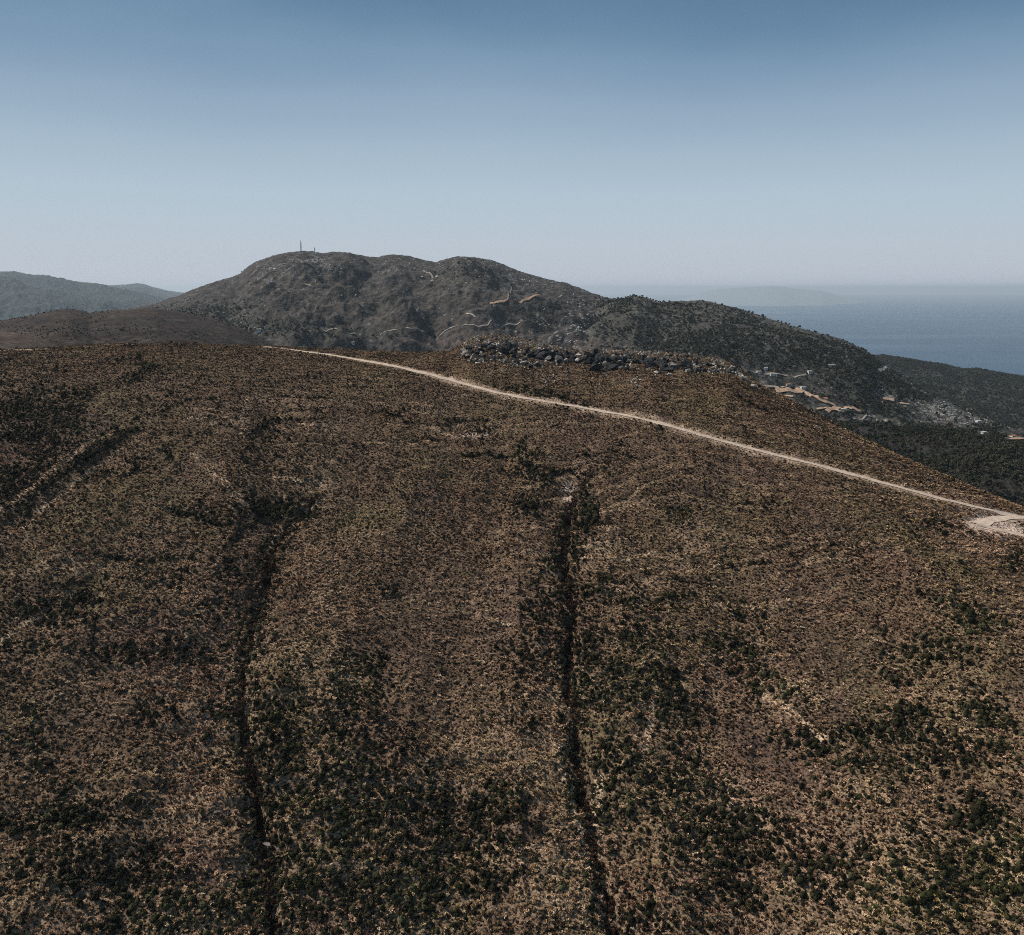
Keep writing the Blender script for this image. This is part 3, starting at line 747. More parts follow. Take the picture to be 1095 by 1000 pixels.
# ------------------------------------------------------------------ plants and rocks: prototypes
def plant_mesh(name, mat, seed, n, rx, h, leaf, spiky=0.0, dome=0.0):
    """a shrub of n leaf clumps: small bent quads spread through a dome"""
    r = np.random.RandomState(seed)
    V = []; Fc = []
    if dome:
        nu, nv = 9, 4
        ph = r.uniform(0, 6.28, 6)
        for j in range(nv + 1):
            el = -0.25 + (math.pi / 2 + 0.25) * j / nv
            for i in range(nu):
                th = 2 * math.pi * i / nu
                k = dome * (1 + .22 * math.sin(2 * th + ph[0]) + .16 * math.sin(3 * th + ph[1] + 2 * el) + .2 * r.randn() * math.cos(el))
                V.append(np.array([rx * k * math.cos(el) * math.cos(th), rx * k * math.cos(el) * math.sin(th), h * (.32 + .62 * math.sin(el)) * (1 + .12 * r.randn())]))
        for j in range(nv):
            for i in range(nu):
                Fc.append((j * nu + i, j * nu + (i + 1) % nu, (j + 1) * nu + (i + 1) % nu, (j + 1) * nu + i))
    lobes = [(r.uniform(-.45, .45) * rx, r.uniform(-.45, .45) * rx, r.uniform(.35, .75) * h, r.uniform(.45, .7)) for _ in range(4)]
    for i in range(n):
        lx, ly, lz, lr = lobes[r.randint(4)]
        u = r.randn(3); u /= np.linalg.norm(u) + 1e-9
        if u[2] < -0.35: u[2] = -u[2]
        q = r.uniform(0.55, 1.0)
        p = np.array([lx + u[0] * rx * lr * q, ly + u[1] * rx * lr * q, max(0.03 * h, lz + u[2] * h * 0.45 * q)])
        d = u * (1 - spiky) + np.array([u[0], u[1], 1.2]) * spiky + r.randn(3) * 0.35
        d /= np.linalg.norm(d)
        t = np.cross(d, r.randn(3)); t /= np.linalg.norm(t) + 1e-9
        L_ = leaf * r.uniform(0.7, 1.4); w = L_ * (0.5 - 0.32 * spiky)
        if spiky < 0.3:
            b2 = np.cross(d, t)
            c0, c1, c2, c3 = p - t * w - b2 * w * .6, p + t * w - b2 * w * .6 + d * w * .2, p + t * w * .7 + b2 * w, p - t * w * .8 + b2 * w * .8 - d * w * .2
        else:
            c0, c1, c2, c3 = p - t * w - d * L_ * .5, p + t * w - d * L_ * .5, p + t * w * .3 + d * L_ * .7, p - t * w * .3 + d * L_ * .7
        k = len(V); V += [c0, c1, c2, c3]; Fc.append((k, k + 1, k + 2, k + 3))
    me = mesh_from(name, np.array(V), np.array(Fc)); me.materials.append(mat)
    return me

def rock_mesh(name, mat, seed, sub=2, jag=0.35):
    import bmesh
    bm = bmesh.new(); bmesh.ops.create_icosphere(bm, subdivisions=sub, radius=1.0)
    r = np.random.RandomState(seed)
    planes = [(lambda v: v / np.linalg.norm(v))(r.randn(3)) for _ in range(12)]
    offs = [r.uniform(0.30, 0.75) for _ in planes]
    for v in bm.verts:
        p = np.array(v.co)
        for nrm, o in zip(planes, offs):
            dd = p @ nrm
            if dd > o: p = p - nrm * (dd - o) * 0.92
        p *= 1 + jag * 0.35 * r.randn() * 0.5
        v.co = p
    me = bpy.data.meshes.new(name); bm.to_mesh(me); bm.free(); me.materials.append(mat)
    return me

P_DRY = [plant_mesh('dry_tuft', M_DRY, 10 + i, 44, 0.40, 0.44, 0.30, 0.45, 0.0) for i in range(5)]
P_HEATH = [plant_mesh('heath', M_HEATH, 30 + i, 48, 0.46, 0.40, 0.17, 0.15, 0.62) for i in range(5)]
P_GREEN = [plant_mesh('green_shrub', M_GREEN, 50 + i, 110, 0.64, 0.85, 0.20, 0.1, 0.62) for i in range(4)]
P_WOOD = [plant_mesh('wood_crown', M_WOOD, 70 + i, 70, 1.9, 2.8, 1.0, 0.0) for i in range(4)]
P_ROCK = [rock_mesh('boulder', M_ROCK, 90 + i) for i in range(5)]
P_ROCKD = [rock_mesh('shade_tinted_boulder', M_ROCKD, 100 + i) for i in range(4)]
P_SLAB = [rock_mesh('slab', M_SLAB, 116 + i) for i in range(3)]
P_PALE = [rock_mesh('pale_boulder', M_PALE, 110 + i) for i in range(3)]

def instancer(name, protos, pts, scl, rot, idx, label, cat):
    """one stuff object: a point cloud mesh with instances of the prototypes"""
    src = bpy.data.collections.new(name + '_source')
    for me in protos:
        src.objects.link(bpy.data.objects.new(name + '_piece', me))
    me = bpy.data.meshes.new(name)
    n = len(pts)
    me.vertices.add(n); me.vertices.foreach_set('co', pts.astype(np.float32).ravel())
    a = me.attributes.new('scl', 'FLOAT_VECTOR', 'POINT'); a.data.foreach_set('vector', scl.astype(np.float32).ravel())
    a = me.attributes.new('rot', 'FLOAT_VECTOR', 'POINT'); a.data.foreach_set('vector', rot.astype(np.float32).ravel())
    a = me.attributes.new('idx', 'INT', 'POINT'); a.data.foreach_set('value', idx.astype(np.int32))
    me.update()
    o = bpy.data.objects.new(name, me); COL.objects.link(o)
    ng = bpy.data.node_groups.new(name, 'GeometryNodeTree')
    ng.interface.new_socket('Geometry', in_out='INPUT', socket_type='NodeSocketGeometry')
    ng.interface.new_socket('Geometry', in_out='OUTPUT', socket_type='NodeSocketGeometry')
    N = ng.nodes; gi = N.new('NodeGroupInput'); go = N.new('NodeGroupOutput')
    iop = N.new('GeometryNodeInstanceOnPoints'); ci = N.new('GeometryNodeCollectionInfo')
    ci.inputs['Collection'].default_value = src
    ci.inputs['Separate Children'].default_value = True; ci.inputs['Reset Children'].default_value = True
    iop.inputs['Pick Instance'].default_value = True
    def named(nm, ty):
        q = N.new('GeometryNodeInputNamedAttribute'); q.data_type = ty; q.inputs['Name'].default_value = nm
        return q.outputs['Attribute']
    e2r = N.new('FunctionNodeEulerToRotation')
    lk = ng.links.new
    lk(gi.outputs[0], iop.inputs['Points']); lk(ci.outputs[0], iop.inputs['Instance'])
    lk(named('idx', 'INT'), iop.inputs['Instance Index'])
    lk(named('rot', 'FLOAT_VECTOR'), e2r.inputs[0]); lk(e2r.outputs[0], iop.inputs['Rotation'])
    lk(named('scl', 'FLOAT_VECTOR'), iop.inputs['Scale']); lk(iop.outputs[0], go.inputs[0])
    md = o.modifiers.new('scatter', 'NODES'); md.node_group = ng
    tag(o, label, cat, kind='stuff')
    return o

def place(me, name, p, s, rz, label, cat, group, tilt=(0, 0)):
    o = bpy.data.objects.new(name, me); COL.objects.link(o)
    o.location = p; o.scale = s; o.rotation_euler = (tilt[0], tilt[1], rz)
    return tag(o, label, cat, group)

# ------------------------------------------------------------------ scrub on the near hillside
R_ = np.random.RandomState(5)
def near_grid(cell):
    gx = np.arange(-400, 400, cell); gy = np.arange(85, 620, cell)
    X, Y = np.meshgrid(gx, gy); X = X.ravel(); Y = Y.ravel()
    X = X + (R_.rand(len(X)) - .5) * cell * 0.9; Y = Y + (R_.rand(len(Y)) - .5) * cell * 0.9
    a = np.arctan2(X, Y); r = np.hypot(X, Y)
    m = (np.abs(a) < rad(37)) & (r > 118) & (r < NEAR.rc(a) * 1.10)
    return X[m], Y[m]
def road_mask(x, y, pad=0.35):
    ok = np.ones(len(x), bool)
    for P, hw in PATHS:
        d, _ = poly_dist(x, y, [tuple(p[:2]) for p in P]); ok &= d > hw + pad
    return ok
def in_view(px, py, mg=25):
    return (px > -mg) & (px < 1095 + mg) & (py > 250) & (py < 1000 + mg)

def fin(k, sz, zs=1.0, sink=0.03, el=0.25):
    P = np.stack([x[k], y[k], z[k] - sink], 1); n_ = len(P)
    e = 1 + el * (R_.rand(n_) * 2 - 1) + el * .6
    s = np.stack([sz[k] * e, sz[k] / np.sqrt(e) * R_.uniform(.8, 1.1, n_), sz[k] * zs * R_.uniform(.7, 1.25, n_)], 1)
    return P, s, np.stack([R_.uniform(-.2, .2, n_), R_.uniform(-.2, .2, n_), R_.uniform(0, 6.28, n_)], 1), R_.randint(0, 1000, n_)
def crest_free(x, y):
    gx, gy = proj(x, y, NEAR.base(np.arctan2(x, y), np.hypot(x, y)) + CAMZ)
    gr = blobs(gx, gy, [(1068, 564, 30, 7, 1.1), (1052, 560, 14, 8, 1.1), (609, 522, 6, 6, 1.0)])
    return rock_free(x, y) & (R_.rand(len(x)) > gr)
def rock_free(x, y):
    return outcrop(np.arctan2(x, y), np.hypot(x, y) / NEAR.rc(np.arctan2(x, y))) < R_.uniform(.25, 1.1, len(x))
def streaks(x, y):
    """thin drifts: down the slope and along the contour"""
    dn = fbm((x + 4 * perlin(x / 30, y / 30, 8)) / 6.0, y / 55, 3, 33)
    ct = fbm(x / 24, (y + 5 * perlin(x / 40, y / 40, 2)) / 2.6, 2, 34)
    return dn, ct * (0.4 + 0.6 * sstep(-.2, .3, perlin(x / 60, y / 50, 41)))
# dark heath cushions
x, y = near_grid(0.72)
k = road_mask(x, y, R_.uniform(.3, 2.6, len(x)) ** 1.2); x, y = x[k], y[k]
z = NEAR.z(x, y)
px, py, g, d, bb, n1, n2, n3 = near_fields(x, y, z)
dn, ct = streaks(x, y)
tn, tp = terrace(x, y)
dens = 1.3 * tn - 1.4 * tp + 0.66 + 0.35 * n1 + 0.45 * dn + 0.75 * ct + 0.30 * n3 - 0.38 * (d - .45) + 0.16 * bb
k = (R_.rand(len(x)) < np.clip(dens, .06, .93)) & in_view(px, py, 60) & crest_free(x, y)
sz = (0.40 + 1.0 * R_.rand(len(x)) ** 2.2) * (0.9 + 0.25 * g) * (1 - 0.22 * bb)
P, s, ro, ix = fin(k, sz, 0.9, .04, .35)
print('heath', len(P))
instancer('low_heath', P_HEATH, P, s, ro, ix % 5, 'low dark brown and olive heath dotting the near hillside', 'heath')
# pale dry grass between
x, y = near_grid(0.66)
k = road_mask(x, y, R_.uniform(.2, 1.8, len(x))); x, y = x[k], y[k]
z = NEAR.z(x, y)
px, py, g, d, bb, n1, n2, n3 = near_fields(x, y, z)
dn, ct = streaks(x, y)
tn, tp = terrace(x, y)
k = (R_.rand(len(x)) < np.clip(1.0 * tp - 1.2 * tn + .20 + .72 * d - .45 * ct - .25 * dn, .07, .97)) & in_view(px, py, 60) & crest_free(x, y)
sz = (0.5 + 0.8 * R_.rand(len(x)) ** 2)
P, s, ro, ix = fin(k, sz, 0.9, .02, .3)
print('dry tufts', len(P))
s *= (0.72 + 0.28 * sstep(420, 640, py[k]))[:, None]
instancer('dry_grass', P_DRY, P, s, ro, ix % 5, 'straw coloured dry grass and thorny cushions over the near hillside', 'dry grass')

# green shrubs: the nearest 300 in view are things, the rest one stuff object
x, y = near_grid(1.18)
k = road_mask(x, y, 0.9); x, y = x[k], y[k]
z = NEAR.z(x, y)
px, py, g, d, bb, n1, n2, n3 = near_fields(x, y, z)
gd = np.full(len(x), 1e9)
for pts in (GUL_Lr, GUL_Rr):
    gd = np.minimum(gd, poly_dist(x, y, [tuple(p[:2]) for p in pts])[0])
near_g = (gd < 4.2) & (py > 545)
k = ((R_.rand(len(x)) < sstep(0.10, 0.72, g) * 0.90) | (near_g & (R_.rand(len(x)) < 0.72))) & in_view(px, py, 60)
x, y, z, px, py, g = x[k], y[k], z[k], px[k], py[k], g[k]
sz = (0.62 + 0.95 * R_.rand(len(x)) ** 1.8) * (0.85 + 0.3 * g)
big = blobs(px, py, [(1050, 876, 10, 8, 1.0), (566, 543, 8, 4, .8), (627, 552, 10, 14, .7), (292, 548, 24, 10, .5)])
sz = sz * (1 + 0.9 * big)
dist = np.sqrt(x * x + y * y + (z - CAMZ) ** 2)
vis = (px > 4) & (px < 1091) & (py < 992)
order = np.argsort(np.where(vis, -sz / dist, 1.0))[:300]
ind = np.zeros(len(x), bool); ind[order] = True
P, s, ro, ix = fin(~ind, sz)
print('green', len(P))
instancer('evergreen_scrub', P_GREEN, P, s, ro, ix % 4, 'dark green evergreen scrub dotted in drifts over the near hillside', 'scrub')
P, s, ro, ix = fin(ind, sz)
for i in range(len(P)):
    place(P_GREEN[ix[i] % 4], 'shrub', P[i], s[i], ro[i][2], 'dark green rounded evergreen shrub on the lower near hillside', 'shrub', 'evergreen shrubs on the near hillside')

gp = []
for G in (GUL_Lr, GUL_Rr):
    Q = resample(G, 0.8)
    for off in (-.7, 0.0, .8):
        gp.append(np.stack([Q[:, 0] + off + R_.randn(len(Q)) * .35, Q[:, 1] + R_.randn(len(Q)) * .3], 1))
gp = np.concatenate(gp); gp = gp[R_.rand(len(gp)) < 0.55 + 0.5 * perlin(gp[:, 1] / 9, gp[:, 0] / 30, 44)]
x, y = gp[:, 0], gp[:, 1]; z = NEAR.z(x, y); a1 = np.ones(len(x), bool)
P, s, ro, ix = fin(a1, 0.9 + 1.2 * R_.rand(len(x)), 1.3)
M_BRUSH = plant_mat('brown_brush', [(0.020, 0.012, 0.009), (0.050, 0.028, 0.021), (0.085, 0.050, 0.036), (0.12, 0.078, 0.055)])
P_BRUSH = [plant_mesh('brown_brush', M_BRUSH, 140 + i, 70, 0.46, 0.5, 0.16, 0.35, 0.5) for i in range(5)]
instancer('gully_scrub', P_BRUSH, P, s, ro, ix % 5, 'dark reddish brown bushes growing along the two gullies', 'scrub')

# ------------------------------------------------------------------ rocks of the outcrop
rocks = []     # x y z size(3) kind label-zone
rr = np.random.RandomState(77)
crest_px = [490, 505, 520, 545, 580, 620, 680, 740, 785, 800, 830]
crest_py = [372, 367, 363, 365.5, 373, 378, 381, 385, 391, 404, 420]
def add_rock(u, v, w_px, kind, flat=0.75, elong=1.0):
    p = NEAR.hit([u], [v])[0]
    dd = math.sqrt(p[0] ** 2 + p[1] ** 2 + (p[2] - CAMZ) ** 2)
    w = w_px / F * dd
    rocks.append((p, (w * .5 * elong, w * .5 * rr.uniform(.7, 1.1), w * .5 * flat), kind, u, v))
for _ in range(520):                                    # blocks along the crest
    u = rr.uniform(492, 812) if rr.rand() > .45 else (rr.uniform(495, 600) if rr.rand() < .5 else rr.uniform(740, 800))
    c = np.interp(u, crest_px, crest_py)
    band = np.interp(u, [490, 510, 560, 620, 700, 760, 800], [8, 22, 22, 13, 14, 10, 5])
    v = c + 2.5 + rr.rand() ** 1.3 * band
    w = rr.uniform(3.2, 7.0) if rr.rand() > .25 else rr.uniform(7, 11.5)
    if u > 740: w *= 0.75
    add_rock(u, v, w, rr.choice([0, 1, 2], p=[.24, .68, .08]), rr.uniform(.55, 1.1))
for (u, v, w, f, e) in [(541, 376, 13, 1.3, .9), (556, 379, 12, .9, 1.2), (572, 382, 14, .8, 1.3), (590, 381, 15, .7, 1.3), (607, 384, 10, 1.0, 1), (622, 384, 14, .9, 1.4), (634, 386, 16, .95, 1.3), (648, 388, 17, .9, 1.4),
                        (660, 389, 14, .9, 1.2), (640, 392, 12, .8, 1.3), (655, 394, 12, .7, 1.3), (672, 387, 9, .8, 1), (690, 389, 13, .9, 1.2), (703, 391, 14, .9, 1.3), (716, 393, 13, .9, 1.2), (728, 391, 9, 1, 1), (706, 396, 10, .8, 1.4),
                        (525, 372, 11, 1.1, 1), (512, 377, 9, 1, 1), (559, 386, 11, .7, 1.3), (598, 388, 9, .8, 1.2)]:
    for q in range(6):
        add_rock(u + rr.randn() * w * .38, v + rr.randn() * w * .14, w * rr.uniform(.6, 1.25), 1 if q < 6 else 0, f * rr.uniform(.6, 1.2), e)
for _ in range(75):                                     # scree below: pale blocks
    cx, cy, ex, ey = [(680, 408, 20, 7), (600, 402, 30, 8), (590, 409, 14, 5), (535, 398, 8, 5), (560, 392, 30, 6), (720, 402, 40, 6), (640, 402, 50, 10), (520, 385, 14, 6)][rr.choice(8, p=[.3, .16, .1, .06, .14, .08, .1, .06])]
    add_rock(cx + rr.randn() * ex * .5, cy + rr.randn() * ey * .5, rr.uniform(2.2, 5.2), 2 if rr.rand() < .45 else 0, rr.uniform(.5, .9))
add_rock(716, 402, 8, 2, .9)
items = sorted(rocks, key=lambda q: -q[1][0])
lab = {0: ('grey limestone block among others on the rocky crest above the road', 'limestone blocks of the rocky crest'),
       1: ('limestone block coloured dark for shade in the ledges of the rocky crest', 'dark blocks of the rocky crest'),
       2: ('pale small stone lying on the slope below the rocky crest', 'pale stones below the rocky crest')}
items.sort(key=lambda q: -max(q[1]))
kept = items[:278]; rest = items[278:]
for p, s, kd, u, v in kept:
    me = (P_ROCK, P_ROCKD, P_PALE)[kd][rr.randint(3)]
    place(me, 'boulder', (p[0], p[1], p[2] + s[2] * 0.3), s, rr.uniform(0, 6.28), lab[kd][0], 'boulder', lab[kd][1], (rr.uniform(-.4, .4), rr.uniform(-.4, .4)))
# smaller stones strewn on the hillside: one stuff object
n = 5200
u = rr.uniform(-10, 1105, n); w = rr.rand(n)
xs = rr.uniform(-330, 330, n * 3); ys = rr.uniform(130, 500, n * 3)
zs = NEAR.z(xs, ys); pu, pv = proj(xs, ys, zs)
sf_ = blobs(pu, pv, [(620, 400, 160, 16, 1.0), (560, 385, 60, 14, 1.0), (609, 524, 8, 8, 1), (1060, 572, 30, 10, .9), (820, 660, 60, 10, .5), (285, 520, 40, 20, .4), (230, 490, 40, 30, .4), (600, 960, 60, 40, .5), (860, 460, 80, 16, .5, 28), (590, 590, 40, 20, .4), (1085, 600, 20, 14, .5), (470, 480, 80, 20, .25)]) + 0.05
k = (rr.rand(n * 3) < sf_ * 0.8) & (np.hypot(xs, ys) < NEAR.rc(np.arctan2(xs, ys)) * 1.02) & in_view(pu, pv)
k &= road_mask(xs, ys, 0.2)
P = np.stack([xs[k], ys[k], zs[k] + 0.05], 1); m_ = len(P)
sc = (0.16 + 0.34 * rr.rand(m_) ** 2.5)[:, None] * rr.uniform(.7, 1.3, (m_, 3)) * np.array([1, 1, .7])
if rest:
    P = np.concatenate([P, np.array([q[0] for q in rest])]); sc = np.concatenate([sc, np.array([q[1] for q in rest])]); m_ = len(P)
print('stones', m_)
instancer('scattered_stones', P_ROCK[:3] + P_PALE, P, sc, rr.uniform(0, 6.28, (m_, 3)), rr.randint(0, 6, m_), 'small grey and pale stones strewn over the near hillside', 'stones')

# single stones and slabs that stand out on the slope
for u, v, w, fl, el, lb in [(287.5, 909, 12.5, .28, 1.0, 'long flat pinkish slab lying across the left gully'), (286, 903.5, 6, .45, 1.0, 'white stone just above the slab in the left gully'),
                        (471, 883, 6, .35, 1, 'white flat stone on the lower slope between the two gullies'), (858, 672, 6.5, .3, 1, 'white flat stone on the bare brown slope right of the right gully'),
                        (528, 947, 5, .35, 1, 'small white stone near the bottom left of the right gully'), (609, 521, 9, .5, .8, 'pinkish pale rock at the head of the right gully'),
                        (618, 813, 5, .5, 1, 'pale stone on the edge halfway down the right gully'), (785, 659, 6, .35, 1, 'pale stone in the scrub above the bare patch of slope')]:
    p = NEAR.hit([u], [v])[0]; dd = math.sqrt(p[0] ** 2 + p[1] ** 2 + (p[2] - CAMZ) ** 2); w_ = w / F * dd
    place((P_SLAB if 'pink' in lb else P_PALE)[int(u) % 3], 'stone', (p[0], p[1], p[2] + (1.3 if 'slab lying' in lb else .35)), (w_ * .46 * el, w_ * .22, w_ * .2 * fl + .06), -0.15, lb, 'stone', None, (0.35, 0.18))

# ------------------------------------------------------------------ woods and rocks farther off
CLEAR = [[(829, 419), (858, 418)], [(858, 420), (874, 428), (894, 435)], [(872, 438), (897, 437)], [(884, 441), (898, 441)], [(903, 439), (919, 439)], [(812, 415), (829, 415)],
         [(1070, 464), (1100, 461)], [(1076, 471), (1110, 469)], [(522, 326), (545, 322)], [(548, 321), (582, 320)], [(453, 291), (468, 298)], [(938, 398), (949, 393)], [(345, 353), (375, 358), (410, 355), (440, 352), (480, 351), (522, 348), (556, 346)],
         [(499, 336), (508, 340)], [(911, 449), (938, 449)], [(811, 399), (829, 401)], [(889, 391), (890, 391)], [(1048, 464), (1056, 464)], [(1080, 467), (1088, 467)], [(277, 355), (278, 355)], [(376, 368), (379, 368)], [(541, 309), (542, 309)], [(582, 373), (602, 373)], [(866, 399), (867, 399)], [(882, 428), (883, 428)], [(843, 412), (844, 412)], [(1046, 452), (1047, 452)], [(838, 424), (848, 425)], [(944, 427), (956, 429)], [(962, 432), (972, 433)], [(802, 397), (820, 401), (840, 403), (862, 401)]]
def far_free(px, py):
    d = np.full(px.shape, 1e9)
    for c_ in CLEAR: d = np.minimum(d, poly_dist(px, py * 1.6, [(u, v * 1.6) for u, v in c_])[0])
    return d > 4.2
def far_scatter(L, px0, px1, q0, q1, n, dens, seed, smin, smax):
    r_ = np.random.RandomState(seed)
    a = r_.uniform(float(ray(px0, 400)[0]), float(ray(px1, 400)[0]), n)
    q = np.sqrt(r_.uniform(q0 * q0, q1 * q1, n)); rr_ = q * L.rc(a)
    z_ = L.zar(a, rr_); x_, y_ = rr_ * np.sin(a), rr_ * np.cos(a)
    f = mt_fields(x_, y_, z_)
    k_ = (r_.rand(n) < dens(f, q)) & in_view(f[0], f[1], 30) & far_free(f[0], f[1])
    m_ = k_.sum(); s_ = smin + (smax - smin) * r_.rand(m_) ** 1.8
    sc_ = s_[:, None] * r_.uniform(.8, 1.2, (m_, 3))
    return np.stack([x_[k_], y_[k_], z_[k_]], 1), sc_, r_
tot = []
for L, a0, a1, q0, q1, n, dens, sd_, s0, s1 in [
        (WD, 640, 1150, .60, 1.06, 60000, lambda f, q: np.clip(.42 + .5 * f[2] + .5 * f[3], .05, 1), 1, .3, 1.2),
        (MR, 560, 1150, .50, 1.02, 90000, lambda f, q: np.clip(.06 + .7 * f[4] + .4 * f[2] + .3 * f[3] - .7 * f[5], .03, 1) * (1 - .85 * sstep(.84, .95, q)), 2, .5, 1.7),
        (MT, 120, 720, .50, 1.01, 90000, lambda f, q: np.clip(-.10 + .85 * f[4] + .14 * f[2] + .12 * f[3] - .5 * f[7], .0, 1) * (1 - .8 * sstep(.9, .98, q)), 3, .45, 1.5),
        (ML, 850, 1150, .60, 1.02, 40000, lambda f, q: np.clip(.45 + .5 * f[2], .1, 1), 4, 1.0, 2.6),
        (HLB, -40, 330, .70, 1.02, 14000, lambda f, q: np.clip(.10 + .4 * f[2], .0, 1), 6, .15, .5)]:
    P, sc, r_ = far_scatter(L, a0, a1, q0, q1, n, dens, sd_, s0, s1)
    tot.append((P, sc))
P = np.concatenate([t[0] for t in tot]); sc = np.concatenate([t[1] for t in tot]); m_ = len(P)
print('wood', m_)
r_ = np.random.RandomState(8)
instancer('distant_wood', P_WOOD, P, sc, np.stack([r_.uniform(-.1, .1, m_), r_.uniform(-.1, .1, m_), r_.uniform(0, 6.28, m_)], 1), r_.randint(0, 4, m_),
          'dark wood and maquis covering the far slopes and the valley', 'wood')
tot = []
for L, a0, a1, q0, q1, n, sd_, s0, s1 in [(MR, 560, 1150, .45, 1.0, 60000, 21, .8, 4.2), (MT, 120, 720, .6, 1.0, 90000, 22, 2.2, 7.0)]:
    P, sc, r_ = far_scatter(L, a0, a1, q0, q1, n, lambda f, q: np.clip(.40 * sstep(.25, 1.0, f[5] + .5 * f[3]) + .02 + .02 * sstep(0, .4, f[3]), 0, 1), sd_, s0 * .8, s1 * .75)
    tot.append((P, sc))
P = np.concatenate([t[0] for t in tot]); sc = np.concatenate([t[1] for t in tot]); m_ = len(P)
print('far rocks', m_)
instancer('distant_rocks', [rock_mesh('far_boulder', M_ROCKF, 120 + i, 1) for i in range(4)], P, sc * np.array([1.2, 1, .6]), np.random.RandomState(3).uniform(-.5, 6, (m_, 3)) * np.array([.15, .15, 1]), np.random.RandomState(4).randint(0, 4, m_),
          'pale limestone outcrops showing through the scrub of the far slopes', 'rocks')

# ------------------------------------------------------------------ tracks and cuttings on the far slopes
def far_track(L, pts, w, mat, off=1.0, name='track'):
    P = px_path(L, pts)
    return tag(ribbon(name, P, w * (1.0 if name == 'terrace' else 0.55), mat, L, off, 0.35, int(pts[0][0]) % 17, resp=6.0), kind='structure')
far_track(MT, [(453, 290), (458, 292), (462, 295), (467, 297)], 8, M_TRACK, 2.0)
far_track(MT, [(345, 353), (375, 358), (410, 355), (440, 352), (480, 351), (510, 350), (522, 348)], 3, M_TRACK, 1.0)
far_track(MT, [(522, 348), (540, 346.5), (556, 345.5)], 4, M_TRACK, 1.5)
far_track(MT, [(499, 336), (503, 338), (508, 340)], 5, M_TRACK, 2.0)
far_track(MT, [(524, 325), (530, 325.5), (537, 322.5), (543, 321)], 7, M_EARTH, 2.5)
far_track(MT, [(549, 321), (560, 320), (570, 319), (581, 319)], 7, M_EARTH, 2.5)
far_track(MT, [(543, 321), (544, 316), (543, 312), (547, 307)], 3, M_TRACK, 1.5)
far_track(MT, [(326, 304), (333, 306)], 7, M_TRACK, 1.5)
far_track(MT, [(583, 373.5), (590, 373), (600, 373.5)], 8, M_EARTH, 3)
far_track(MR, [(940, 397.5), (945, 396), (948, 393)], 8, M_TRACK, 2)
far_track(MR, [(829, 418), (838, 418.5), (846, 418), (856, 417)], 17, M_EARTH, 2.5, 'terrace')
far_track(MR, [(812, 414.5), (822, 415), (829, 414.5)], 5, M_TRACK, 2)
far_track(MR, [(858, 419), (866, 423), (874, 427), (884, 431), (893, 434.5)], 10, M_EARTH, 2.0, 'terrace')
far_track(MR, [(872, 437.5), (884, 437), (896, 436.5)], 9, M_EARTH, 2.0, 'terrace')
far_track(MR, [(884, 441), (897, 440)], 7, M_EARTH, 2.0, 'terrace')
far_track(MR, [(905, 438), (917, 438.5)], 12, M_EARTH, 2.0, 'terrace')
far_track(MR, [(912, 449), (925, 447.5), (938, 449)], 4, M_TRACK, 1.5)
far_track(WD, [(1072, 462.5), (1082, 461.5), (1092, 459.5)], 5, M_EARTH, 1.5, 'terrace')
far_track(WD, [(1078, 470.5), (1088, 471), (1105, 468)], 6, M_EARTH, 1.5, 'terrace')

# ------------------------------------------------------------------ buildings
M_WALLW = plain_mat('white_render', (0.62, 0.60, 0.56), 0.9, 0.1, 0.5)
M_WALLS = plain_mat('stone_render', (0.45, 0.40, 0.34), 0.9, 0.2, 0.5)
M_TILE = plain_mat('clay_tile', (0.30, 0.14, 0.09), 0.85, 0.25, 0.8)
M_FLAT = plain_mat('roof_screed', (0.50, 0.47, 0.43), 0.9, 0.12, 0.5)
M_GLASS = plain_mat('dark_glass', (0.03, 0.035, 0.04), 0.25, 0.1, 1)
M_DOOR = plain_mat('door_paint', (0.12, 0.09, 0.07), 0.6, 0.2, 1)
def box(V, Fc, x0, x1, y0, y1, z0, z1):
    k = len(V)
    V += [(x0, y0, z0), (x1, y0, z0), (x1, y1, z0), (x0, y1, z0), (x0, y0, z1), (x1, y0, z1), (x1, y1, z1), (x0, y1, z1)]
    Fc += [(k, k + 3, k + 2, k + 1), (k + 4, k + 5, k + 6, k + 7), (k, k + 1, k + 5, k + 4), (k + 1, k + 2, k + 6, k + 5), (k + 2, k + 3, k + 7, k + 6), (k + 3, k, k + 4, k + 7)]
def boxpart(name, b, mat, parent):
    V, Fc = [], []; box(V, Fc, *b)
    return link_mesh(name, mesh_from(name, V, Fc), mat, parent)
